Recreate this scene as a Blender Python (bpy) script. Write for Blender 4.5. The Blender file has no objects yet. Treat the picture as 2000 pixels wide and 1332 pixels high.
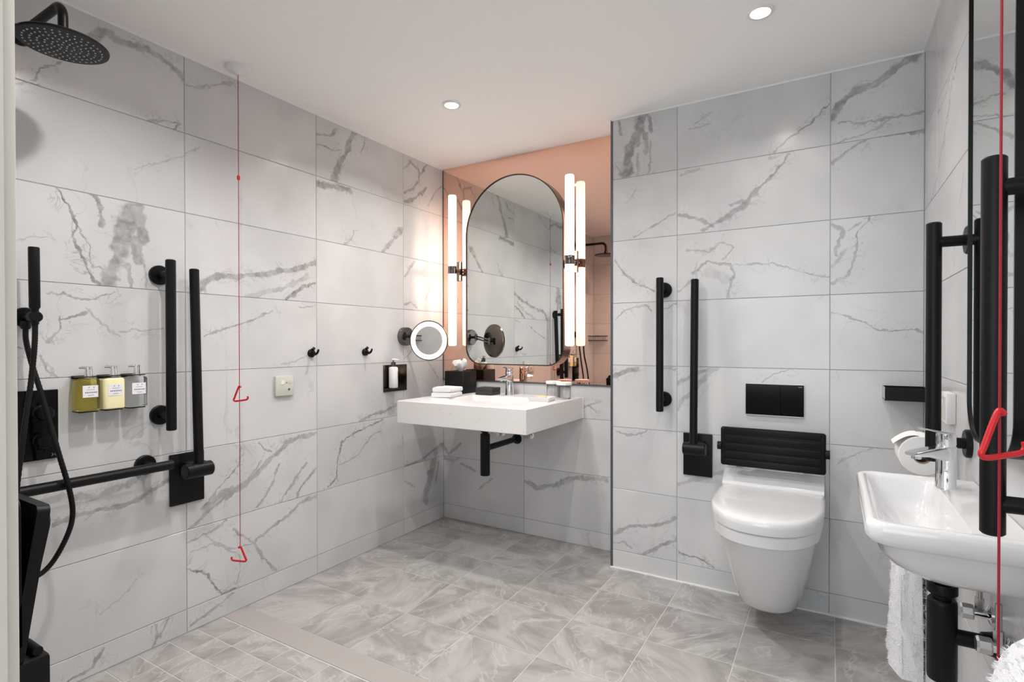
import bpy, bmesh, math, random
from mathutils import Vector, Matrix
random.seed(7)
S = bpy.context.scene
COL = S.collection
PI = math.pi

# ------------------------------------------------------------------ camera
cd = bpy.data.cameras.new('camera')
cd.sensor_width = 36.0
cd.sensor_fit = 'HORIZONTAL'
cd.lens = 1050.8 / 2000 * 36
cd.shift_y = 11.05 / 2000
cd.clip_start = 0.01
cam = bpy.data.objects.new('camera', cd)
COL.objects.link(cam)
cr = Vector((0.86017331, 0.51000082, -0.00102121))
cu = Vector((-0.00273648, 0.0066177, 0.99997436))
cf = Vector((-0.5099945, 0.86014846, -0.00708798))
m = Matrix((cr, cu, -cf)).transposed().to_4x4()
m.translation = (2.09584, -2.68986, 1.09683)
cam.matrix_world = m
S.camera = cam

# ------------------------------------------------------------------ world, exposure
LAMP_W = 6.2           # watts of each ceiling downlight
DAYLIGHT = 3.3         # overcast sky entering by the added hall window behind the camera
SCONCE = 7.2           # emission of the sconce tubes
w = bpy.data.worlds.new('world')
S.world = w
w.use_nodes = True
w.node_tree.nodes['Background'].inputs[0].default_value = (0.86, 0.94, 1.0, 1)
w.node_tree.nodes['Background'].inputs[1].default_value = DAYLIGHT
S.view_settings.view_transform = 'Standard'
S.view_settings.look = 'None'
S.view_settings.gamma = 1.0
S.view_settings.use_curve_mapping = False
S.view_settings.exposure = 0.2
S.cycles.max_bounces = 9


# sampling portal in the opening of the added hall window
pl = bpy.data.lights.new('fill_window_portal', 'AREA'); pl.shape = 'RECTANGLE'; pl.size = 2.1; pl.size_y = 1.45; pl.cycles.is_portal = True
po = bpy.data.objects.new('fill_window_portal', pl); COL.objects.link(po); po.location = (1.85, -4.35, 1.325); po.rotation_euler = (PI / 2, 0, 0)

# room, metres: left wall X=0, alcove wall Y=0, floor Z=0
RW, RH, BOX_Y, BOX_X, FRONT = 2.394, 2.18, -0.183, 1.174, -2.5
DOOR_L, DOOR_R, DOOR_H = 1.436, 2.36, 2.06

# ------------------------------------------------------------------ mesh helpers
class MB:
    def __init__(s):
        s.v = []; s.f = []
    def add(s, verts, faces):
        o = len(s.v)
        s.v += [tuple(a) for a in verts]
        s.f += [tuple(i + o for i in f) for f in faces]
        return s
    def box(s, x0, x1, y0, y1, z0, z1):
        return s.add([(x, y, z) for z in (z0, z1) for y in (y0, y1) for x in (x0, x1)],
                     [(0, 2, 3, 1), (4, 5, 7, 6), (0, 1, 5, 4), (2, 6, 7, 3), (0, 4, 6, 2), (1, 3, 7, 5)])
    def rbox(s, x0, x1, y0, y1, z0, z1, r=0.004, seg=2):
        bm = bmesh.new()
        bmesh.ops.create_cube(bm, size=1)
        for a in bm.verts:
            a.co = Vector(((x0 + x1) / 2 + a.co.x * (x1 - x0), (y0 + y1) / 2 + a.co.y * (y1 - y0), (z0 + z1) / 2 + a.co.z * (z1 - z0)))
        bmesh.ops.bevel(bm, geom=list(bm.edges), offset=r, segments=seg, profile=0.5, affect='EDGES')
        bm.verts.index_update()
        s.add([a.co for a in bm.verts], [[a.index for a in f.verts] for f in bm.faces])
        bm.free()
        return s
    def loft(s, rings, cap0=True, cap1=True):
        n = len(rings[0]); vs = [p for r in rings for p in r]; fs = []
        for i in range(len(rings) - 1):
            for j in range(n):
                k = (j + 1) % n
                fs.append((i * n + j, i * n + k, (i + 1) * n + k, (i + 1) * n + j))
        if cap0: fs.append(tuple(range(n - 1, -1, -1)))
        if cap1: fs.append(tuple((len(rings) - 1) * n + j for j in range(n)))
        return s.add(vs, fs)
    def tube(s, pts, r, n=14, cap=True):
        pts = [Vector(p) for p in pts]; rs = r if isinstance(r, (list, tuple)) else [r] * len(pts)
        rings = []; prev = None
        for i, p in enumerate(pts):
            t = (pts[min(i + 1, len(pts) - 1)] - pts[max(i - 1, 0)]).normalized()
            if prev is None:
                a = Vector((0, 0, 1)) if abs(t.z) < 0.9 else Vector((1, 0, 0))
                nx = t.cross(a).normalized()
            else:
                nx = (prev - t * prev.dot(t)).normalized()
            prev = nx; ny = t.cross(nx)
            rings.append([p + (nx * math.cos(2 * PI * j / n) + ny * math.sin(2 * PI * j / n)) * rs[i] for j in range(n)])
        return s.loft(rings, cap, cap)
    def cyl(s, p, q, r, r2=None, n=28):
        return s.tube([p, q], [r, r if r2 is None else r2], n)
    def lathe(s, prof, c=(0, 0, 0), d=(0, 0, 1), n=32, cap=(True, True)):
        c = Vector(c); d = Vector(d).normalized()
        a = Vector((0, 0, 1)) if abs(d.z) < 0.9 else Vector((1, 0, 0))
        nx = d.cross(a).normalized(); ny = d.cross(nx)
        return s.loft([[c + d * h + (nx * math.cos(2 * PI * j / n) + ny * math.sin(2 * PI * j / n)) * max(r, 1e-5) for j in range(n)] for r, h in prof], *cap)
    def prism(s, poly, axis, a, b):
        def pt(p, h):
            return {'x': (h, p[0], p[1]), 'y': (p[0], h, p[1]), 'z': (p[0], p[1], h)}[axis]
        return s.loft([[pt(p, a) for p in poly], [pt(p, b) for p in poly]])
    def build(s, name, mat, parent=None, angle=40, loc=None):
        me = bpy.data.meshes.new(name)
        me.from_pydata(s.v, [], s.f)
        bm = bmesh.new(); bm.from_mesh(me)
        bmesh.ops.recalc_face_normals(bm, faces=bm.faces)
        bm.to_mesh(me); bm.free()
        if angle:
            me.polygons.foreach_set('use_smooth', [True] * len(me.polygons))
            me.set_sharp_from_angle(angle=math.radians(angle))
        me.materials.append(mat)
        o = bpy.data.objects.new(name, me)
        COL.objects.link(o)
        if parent: o.parent = parent
        if loc: o.location = loc
        return o

def spline(pts, n=8):
    P = [Vector(p) for p in pts]; out = []
    for i in range(len(P) - 1):
        a, b, c, d = P[max(i - 1, 0)], P[i], P[i + 1], P[min(i + 2, len(P) - 1)]
        for k in range(n):
            t = k / n
            out.append(0.5 * ((2 * b) + (c - a) * t + (2 * a - 5 * b + 4 * c - d) * t * t + (3 * b - a - 3 * c + d) * t ** 3))
    return out + [P[-1]]

def rrect(x0, x1, y0, y1, r, n=6):
    r = min(r, (x1 - x0) / 2 - 1e-5, (y1 - y0) / 2 - 1e-5); out = []
    for cx, cy, a0 in ((x1 - r, y1 - r, 0), (x0 + r, y1 - r, 90), (x0 + r, y0 + r, 180), (x1 - r, y0 + r, 270)):
        for k in range(n + 1):
            a = math.radians(a0 + 90 * k / n)
            out.append((cx + r * math.cos(a), cy + r * math.sin(a)))
    return out

def tag(o, label=None, cat=None, group=None, kind=None):
    if label: o['label'] = label
    if cat: o['category'] = cat
    if group: o['group'] = group
    if kind: o['kind'] = kind
    return o

def thing(name, label, cat, loc=(0, 0, 0), rz=0, group=None):
    o = bpy.data.objects.new(name, None)
    o.empty_display_size = 0.05
    COL.objects.link(o)
    o.location = loc; o.rotation_euler = (0, 0, math.radians(rz))
    return tag(o, label, cat, group)

def structure(o): return tag(o, kind='structure')

# ------------------------------------------------------------------ materials
def mat(name, col, rough=0.5, metal=0.0, **kw):
    mm = bpy.data.materials.new(name); mm.use_nodes = True
    b = mm.node_tree.nodes['Principled BSDF']
    b.inputs['Base Color'].default_value = (*col, 1)
    b.inputs['Roughness'].default_value = rough
    b.inputs['Metallic'].default_value = metal
    for k, val in kw.items():
        b.inputs[k.replace('_', ' ')].default_value = val
    return mm

def grain(mm, scale=200.0, strength=0.05, dist=0.002, detail=3):
    """fine relief from a noise bump"""
    nt = mm.node_tree; b = nt.nodes['Principled BSDF']
    tc = nt.nodes.new('ShaderNodeTexCoord'); no = nt.nodes.new('ShaderNodeTexNoise'); bu = nt.nodes.new('ShaderNodeBump')
    no.inputs['Scale'].default_value = scale; no.inputs['Detail'].default_value = detail
    bu.inputs['Strength'].default_value = strength; bu.inputs['Distance'].default_value = dist
    nt.links.new(tc.outputs['Object'], no.inputs['Vector']); nt.links.new(no.outputs['Fac'], bu.inputs['Height'])
    nt.links.new(bu.outputs['Normal'], b.inputs['Normal'])
    return mm

def emit(name, col, strength):
    mm = mat(name, col, 0.4)
    b = mm.node_tree.nodes['Principled BSDF']
    b.inputs['Emission Color'].default_value = (*col, 1)
    b.inputs['Emission Strength'].default_value = strength
    return mm

M = {}
M['black'] = grain(mat('matt_black_metal', (0.0045, 0.0045, 0.005), 0.40, Specular_IOR_Level=0.22), 400, 0.03)
M['blackgloss'] = mat('black_glass', (0.003, 0.003, 0.0035), 0.10, Specular_IOR_Level=0.15)
M['blackplastic'] = grain(mat('black_plastic', (0.005, 0.005, 0.0055), 0.42, Specular_IOR_Level=0.22), 300, 0.05)
M['blackbox'] = grain(mat('black_leatherette', (0.007, 0.0065, 0.007), 0.5, Specular_IOR_Level=0.25), 350, 0.2)
M['charcoal'] = grain(mat('charcoal_card', (0.035, 0.035, 0.037), 0.6), 200, 0.05)
M['gunmetal'] = mat('gunmetal', (0.17, 0.155, 0.145), 0.18, 1.0)
M['bronze'] = mat('dark_bronze', (0.10, 0.08, 0.07), 0.22, 1.0)
M['chrome'] = mat('chrome', (0.82, 0.83, 0.85), 0.05, 1.0)
M['steel'] = mat('brushed_steel', (0.6, 0.6, 0.6), 0.3, 1.0)
M['ceramic'] = mat('white_ceramic', (0.75, 0.75, 0.76), 0.09, 0, Coat_Weight=0.3, Coat_Roughness=0.04)
M['plastic'] = mat('white_plastic', (0.82, 0.82, 0.82), 0.3)
M['panelplate'] = mat('pale_grey_plate', (0.60, 0.60, 0.54), 0.35)
M['red'] = mat('red_plastic', (0.62, 0.008, 0.016), 0.3)
M['redcord'] = grain(mat('red_cord', (0.34, 0.008, 0.02), 0.6), 900, 0.3)
M['towel'] = grain(mat('white_terry', (0.86, 0.86, 0.88), 0.95, Sheen_Weight=0.3), 420, 0.7, 0.004)
M['paper'] = grain(mat('white_paper', (0.88, 0.87, 0.86), 0.9), 250, 0.15)
M['card'] = mat('card_tube', (0.35, 0.26, 0.18), 0.85)
M['soap'] = mat('cream_soap', (0.85, 0.66, 0.36), 0.4)
M['paint'] = grain(mat('ceiling_paint', (0.93, 0.925, 0.92), 0.75), 120, 0.02)
M['joinery'] = mat('offwhite_joinery', (0.74, 0.715, 0.67), 0.4)
M['trimdark'] = mat('grey_metal_trim', (0.16, 0.165, 0.175), 0.35, 0.8)
M['trimwhite'] = mat('white_sealant', (0.85, 0.85, 0.84), 0.4)
M['mirror'] = mat('silver_mirror', (0.80, 0.82, 0.80), 0.0, 1.0)
M['rosemirror'] = mat('rose_mirror', (0.94, 0.62, 0.49), 0.015, 1.0)
M['grout'] = grain(mat('grey_grout', (0.36, 0.36, 0.365), 0.85), 300, 0.1)
M['floorgrout'] = grain(mat('pale_grout', (0.60, 0.58, 0.56), 0.85), 300, 0.1)
M['strip'] = grain(mat('taupe_threshold', (0.40, 0.37, 0.355), 0.45), 200, 0.03)
M['hallwall'] = grain(mat('hall_paint', (0.80, 0.78, 0.75), 0.8), 120, 0.02)
M['carpet'] = grain(mat('hall_carpet', (0.42, 0.38, 0.33), 0.95), 400, 0.6)
M['ledring'] = emit('led_ring', (1.0, 0.93, 0.84), 2.0)
M['lampface'] = emit('lamp_lens', (1.0, 0.93, 0.84), 9.0)
M['amber'] = mat('amber_gel', (0.93, 0.84, 0.30), 0.04, 0, Transmission_Weight=0.95, IOR=1.22)
M['cream'] = mat('cream_lotion', (0.83, 0.76, 0.46), 0.12, 0, Coat_Weight=0.5)
M['clear'] = mat('clear_gel', (0.93, 0.95, 0.95), 0.03, 0, Transmission_Weight=0.95, IOR=1.18)
M['glass'] = mat('clear_glass', (0.97, 0.97, 0.97), 0.02, 0, Transmission_Weight=1.0, IOR=1.45)
M['label'] = mat('paper_label', (0.82, 0.82, 0.86), 0.6)
M['ink'] = mat('ink', (0.10, 0.10, 0.16), 0.7)
M['greymark'] = mat('grey_mark', (0.25, 0.25, 0.25), 0.4)

def tube_lamp():
    mm = mat('opal_tube', (0.95, 0.9, 0.87), 0.3)
    nt = mm.node_tree; b = nt.nodes['Principled BSDF']
    tc = nt.nodes.new('ShaderNodeTexCoord'); sx = nt.nodes.new('ShaderNodeSeparateXYZ')
    ab = nt.nodes.new('ShaderNodeMath'); ab.operation = 'ABSOLUTE'
    mr = nt.nodes.new('ShaderNodeMapRange')
    # the lamp sits in the collar at mid height: the opal tube fades towards both ends
    for i, x in enumerate((0.0, 0.46, SCONCE * 1.25, 1.9)): mr.inputs[1 + i].default_value = x
    mr.interpolation_type = 'SMOOTHERSTEP'
    nt.links.new(tc.outputs['Object'], sx.inputs[0]); nt.links.new(sx.outputs[2], ab.inputs[0])
    nt.links.new(ab.outputs[0], mr.inputs[0]); nt.links.new(mr.outputs[0], b.inputs['Emission Strength'])
    b.inputs['Emission Color'].default_value = (1.0, 0.80, 0.68, 1)
    return mm
M['tubelamp'] = tube_lamp()

def speckle():
    mm = mat('speckled_solid_surface', (0.8, 0.79, 0.78), 0.28)
    nt = mm.node_tree; b = nt.nodes['Principled BSDF']
    tc = nt.nodes.new('ShaderNodeTexCoord'); vo = nt.nodes.new('ShaderNodeTexVoronoi'); no = nt.nodes.new('ShaderNodeTexNoise')
    vo.inputs['Scale'].default_value = 60
    mr = nt.nodes.new('ShaderNodeMapRange'); mr.inputs[1].default_value = 0.07; mr.inputs[2].default_value = 0.12
    m2 = nt.nodes.new('ShaderNodeMapRange'); m2.inputs[1].default_value = 0.53; m2.inputs[2].default_value = 0.57; m2.inputs[3].default_value = 1; m2.inputs[4].default_value = 0
    no.inputs['Scale'].default_value = 30
    mx = nt.nodes.new('ShaderNodeMath'); mx.operation = 'MAXIMUM'
    mc = nt.nodes.new('ShaderNodeMix'); mc.data_type = 'RGBA'
    mc.inputs['A'].default_value = (0.28, 0.26, 0.24, 1); mc.inputs['B'].default_value = (0.80, 0.785, 0.77, 1)
    for t in (vo, no): nt.links.new(tc.outputs['Object'], t.inputs['Vector'])
    nt.links.new(vo.outputs['Distance'], mr.inputs[0]); nt.links.new(no.outputs['Fac'], m2.inputs[0])
    nt.links.new(mr.outputs[0], mx.inputs[0]); nt.links.new(m2.outputs[0], mx.inputs[1])
    nt.links.new(mx.outputs[0], mc.inputs['Factor']); nt.links.new(mc.outputs['Result'], b.inputs['Base Color'])
    return mm
M['counter'] = speckle()

# --- marble: a plain veined ground, plus drawn veins (polylines in wall coordinates) for single tiles
def seg_group():
    g = bpy.data.node_groups.new('vein_segment', 'ShaderNodeTree')
    for nm, ty in (('P', 'NodeSocketVector'), ('A', 'NodeSocketVector'), ('B', 'NodeSocketVector'), ('Width', 'NodeSocketFloat'), ('Strength', 'NodeSocketFloat'), ('Prev', 'NodeSocketFloat')):
        g.interface.new_socket(nm, in_out='INPUT', socket_type=ty)
    g.interface.new_socket('PrevHalo', in_out='INPUT', socket_type='NodeSocketFloat')
    g.interface.new_socket('Rag', in_out='INPUT', socket_type='NodeSocketFloat')
    g.interface.new_socket('Value', in_out='OUTPUT', socket_type='NodeSocketFloat')
    g.interface.new_socket('Halo', in_out='OUTPUT', socket_type='NodeSocketFloat')
    N = g.nodes; K = g.links
    gi = N.new('NodeGroupInput'); go = N.new('NodeGroupOutput')
    def vm(op, a, b=None):
        n = N.new('ShaderNodeVectorMath'); n.operation = op; K.new(a, n.inputs[0])
        if b is not None: K.new(b, n.inputs[1])
        return n
    def ma(op, a, b, clamp=False):
        n = N.new('ShaderNodeMath'); n.operation = op; n.use_clamp = clamp; K.new(a, n.inputs[0]); K.new(b, n.inputs[1])
        return n.outputs[0]
    pa = vm('SUBTRACT', gi.outputs['P'], gi.outputs['A']).outputs[0]
    ba = vm('SUBTRACT', gi.outputs['B'], gi.outputs['A']).outputs[0]
    h = ma('DIVIDE', vm('DOT_PRODUCT', pa, ba).outputs['Value'], vm('DOT_PRODUCT', ba, ba).outputs['Value'], True)
    sc = N.new('ShaderNodeVectorMath'); sc.operation = 'SCALE'; K.new(ba, sc.inputs[0]); K.new(h, sc.inputs['Scale'])
    d = vm('LENGTH', vm('SUBTRACT', pa, sc.outputs[0]).outputs[0]).outputs['Value']
    t = ma('MULTIPLY', ma('DIVIDE', d, gi.outputs['Width']), gi.outputs['Rag'])
    mr = N.new('ShaderNodeMapRange'); mr.interpolation_type = 'SMOOTHSTEP'
    mr.inputs[1].default_value = 0.55; mr.inputs[2].default_value = 1.15; mr.inputs[3].default_value = 1; mr.inputs[4].default_value = 0
    K.new(t, mr.inputs[0])
    ha = N.new('ShaderNodeMapRange'); ha.inputs[1].default_value = 0.01; ha.inputs[2].default_value = 0.055; ha.inputs[3].default_value = 1; ha.inputs[4].default_value = 0
    K.new(d, ha.inputs[0])
    K.new(ma('MAXIMUM', ma('MULTIPLY', ha.outputs[0], gi.outputs['Strength']), gi.outputs['PrevHalo']), go.inputs['Halo'])
    K.new(ma('MAXIMUM', ma('MULTIPLY', mr.outputs[0], gi.outputs['Strength']), gi.outputs['Prev']), go.inputs['Value'])
    return g
SEG = seg_group()

def marble(name, axis, veins=()):
    """axis: 'x' = wall in the YZ plane, 'y' = wall in the XZ plane; veins: (half width, strength, polyline)"""
    mm = mat(name, (0.8, 0.8, 0.8), 0.24)
    nt = mm.node_tree; N = nt.nodes; K = nt.links; b = N['Principled BSDF']
    geo = N.new('ShaderNodeNewGeometry'); oi = N.new('ShaderNodeObjectInfo')
    def noise(vec, scale, detail=4, dist=0.0, rough=0.55):
        n = N.new('ShaderNodeTexNoise'); n.inputs['Scale'].default_value = scale; n.inputs['Detail'].default_value = detail
        n.inputs['Distortion'].default_value = dist; n.inputs['Roughness'].default_value = rough
        K.new(vec, n.inputs['Vector']); return n
    def mrange(x, a, bb, c, d, smooth=True):
        n = N.new('ShaderNodeMapRange'); n.interpolation_type = 'SMOOTHSTEP' if smooth else 'LINEAR'
        for i, q in enumerate((a, bb, c, d)): n.inputs[1 + i].default_value = q
        K.new(x, n.inputs[0]); return n.outputs[0]
    def math2(op, x, y):
        n = N.new('ShaderNodeMath'); n.operation = op
        for i, q in enumerate((x, y)):
            if isinstance(q, (int, float)): n.inputs[i].default_value = q
            else: K.new(q, n.inputs[i])
        return n.outputs[0]
    off = N.new('ShaderNodeVectorMath'); off.operation = 'SCALE'
    off.inputs[0].default_value = (31.0, 17.0, 23.0); K.new(oi.outputs['Random'], off.inputs['Scale'])
    pv = N.new('ShaderNodeVectorMath'); pv.operation = 'ADD'; K.new(geo.outputs['Position'], pv.inputs[0]); K.new(off.outputs[0], pv.inputs[1])
    # faint all-over veining
    a1 = noise(pv.outputs[0], 1.7, 5, 1.4)
    ridge = mrange(math2('ABSOLUTE', math2('SUBTRACT', a1.outputs['Fac'], 0.5), 0), 0.0, 0.010, 1, 0)
    gate = mrange(noise(pv.outputs[0], 2.3, 2).outputs['Fac'], 0.50, 0.66, 0, 1)
    val = math2('MULTIPLY', math2('MULTIPLY', ridge, gate), 0.20 if not veins else 0.10)
    # drawn veins
    wa = noise(geo.outputs['Position'], 8.0, 1); wb = noise(geo.outputs['Position'], 46.0, 2)
    def warp(base, nz, amp):
        s1 = N.new('ShaderNodeVectorMath'); s1.operation = 'SUBTRACT'; K.new(nz.outputs['Color'], s1.inputs[0]); s1.inputs[1].default_value = (0.5, 0.5, 0.5)
        s2 = N.new('ShaderNodeVectorMath'); s2.operation = 'SCALE'; K.new(s1.outputs[0], s2.inputs[0]); s2.inputs['Scale'].default_value = amp
        s3 = N.new('ShaderNodeVectorMath'); s3.operation = 'ADD'; K.new(base, s3.inputs[0]); K.new(s2.outputs[0], s3.inputs[1])
        return s3.outputs[0]
    if veins:
        P = warp(warp(geo.outputs['Position'], wa, 0.030), wb, 0.024)
        rag = mrange(noise(geo.outputs['Position'], 17.0, 2).outputs['Fac'], 0.30, 0.70, 0.62, 1.9, False)
        fl = N.new('ShaderNodeVectorMath'); fl.operation = 'MULTIPLY'; K.new(P, fl.inputs[0])
        fl.inputs[1].default_value = (0, 1, 1) if axis == 'x' else (1, 0, 1)
        cur = halo = None
        for r, s, pts in veins:
            for p0, p1 in zip(pts, pts[1:]):
                g = N.new('ShaderNodeGroup'); g.node_tree = SEG
                K.new(fl.outputs[0], g.inputs['P'])
                g.inputs['A'].default_value = (0, *p0) if axis == 'x' else (p0[0], 0, p0[1])
                g.inputs['B'].default_value = (0, *p1) if axis == 'x' else (p1[0], 0, p1[1])
                g.inputs['Width'].default_value = r; g.inputs['Strength'].default_value = s
                K.new(rag, g.inputs['Rag'])
                if cur is not None: K.new(cur, g.inputs['Prev']); K.new(halo, g.inputs['PrevHalo'])
                cur = g.outputs['Value']; halo = g.outputs['Halo']
        streak = noise(P, 26.0, 3, 0.6)
        tex = mrange(streak.outputs['Fac'], 0.32, 0.66, 0.45, 1.1, False)
        val = math2('MAXIMUM', val, math2('MULTIPLY', cur, tex))
        wisp = noise(geo.outputs['Position'], 7.0, 4, 1.6)
        wr = mrange(math2('ABSOLUTE', math2('SUBTRACT', wisp.outputs['Fac'], 0.5), 0), 0.0, 0.016, 1, 0)
        val = math2('MAXIMUM', val, math2('MULTIPLY', math2('MULTIPLY', wr, halo), 0.55))
    cloud = noise(pv.outputs[0], 3.0, 2)
    c0 = N.new('ShaderNodeMix'); c0.data_type = 'RGBA'
    c0.inputs['A'].default_value = (0.585, 0.59, 0.60, 1); c0.inputs['B'].default_value = (0.655, 0.655, 0.66, 1)
    K.new(mrange(cloud.outputs['Fac'], 0.35, 0.65, 0, 1), c0.inputs['Factor'])
    c1 = N.new('ShaderNodeMix'); c1.data_type = 'RGBA'
    K.new(c0.outputs['Result'], c1.inputs['A']); c1.inputs['B'].default_value = (0.125, 0.115, 0.11, 1)
    K.new(val, c1.inputs['Factor']); K.new(c1.outputs['Result'], b.inputs['Base Color'])
    return mm

def stone(name, c_dark, c_light, scale):
    mm = mat(name, (0.4, 0.4, 0.4), 0.33)
    nt = mm.node_tree; N = nt.nodes; K = nt.links; b = N['Principled BSDF']
    geo = N.new('ShaderNodeNewGeometry'); oi = N.new('ShaderNodeObjectInfo')
    off = N.new('ShaderNodeVectorMath'); off.operation = 'SCALE'; off.inputs[0].default_value = (41.0, 29.0, 7.0); K.new(oi.outputs['Random'], off.inputs['Scale'])
    pv = N.new('ShaderNodeVectorMath'); pv.operation = 'ADD'; K.new(geo.outputs['Position'], pv.inputs[0]); K.new(off.outputs[0], pv.inputs[1])
    ro = N.new('ShaderNodeVectorRotate'); ro.rotation_type = 'Z_AXIS'
    an = N.new('ShaderNodeMath'); an.operation = 'MULTIPLY'; an.inputs[1].default_value = 37.0; K.new(oi.outputs['Random'], an.inputs[0])
    K.new(pv.outputs[0], ro.inputs['Vector']); K.new(an.outputs[0], ro.inputs['Angle'])
    st = N.new('ShaderNodeMapping'); st.inputs['Scale'].default_value = (0.75, 1.25, 1); K.new(ro.outputs[0], st.inputs['Vector'])
    def noise(sc, de, di):
        n = N.new('ShaderNodeTexNoise'); n.inputs['Scale'].default_value = sc; n.inputs['Detail'].default_value = de; n.inputs['Distortion'].default_value = di
        n.inputs['Roughness'].default_value = 0.62
        K.new(st.outputs[0], n.inputs['Vector']); return n.outputs['Fac']
    def mr(x, a, bb, c, d):
        n = N.new('ShaderNodeMapRange'); n.interpolation_type = 'SMOOTHSTEP'
        for i, q in enumerate((a, bb, c, d)): n.inputs[1 + i].default_value = q
        K.new(x, n.inputs[0]); return n.outputs[0]
    mixer = N.new('ShaderNodeMix'); mixer.data_type = 'RGBA'
    mixer.inputs['A'].default_value = (*c_dark, 1); mixer.inputs['B'].default_value = (*c_light, 1)
    K.new(mr(noise(scale, 9, 1.6), 0.34, 0.64, 0, 1), mixer.inputs['Factor'])
    su = N.new('ShaderNodeMath'); su.operation = 'SUBTRACT'; su.inputs[1].default_value = 0.5; K.new(noise(scale * 0.62, 4, 1.5), su.inputs[0])
    ab = N.new('ShaderNodeMath'); ab.operation = 'ABSOLUTE'; K.new(su.outputs[0], ab.inputs[0])
    m2 = N.new('ShaderNodeMix'); m2.data_type = 'RGBA'
    K.new(mixer.outputs['Result'], m2.inputs['A']); m2.inputs['B'].default_value = (0.56, 0.545, 0.53, 1)
    K.new(mr(ab.outputs[0], 0.0, 0.016, 0.55, 0), m2.inputs['Factor'])
    K.new(m2.outputs['Result'], b.inputs['Base Color'])
    bu = N.new('ShaderNodeBump'); bu.inputs['Strength'].default_value = 0.06; bu.inputs['Distance'].default_value = 0.002
    K.new(noise(60, 4, 0), bu.inputs['Height']); K.new(bu.outputs['Normal'], b.inputs['Normal'])
    return mm
M['stone'] = stone('grey_stone_tile', (0.285, 0.271, 0.262), (0.445, 0.43, 0.415), 4.2)

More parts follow.
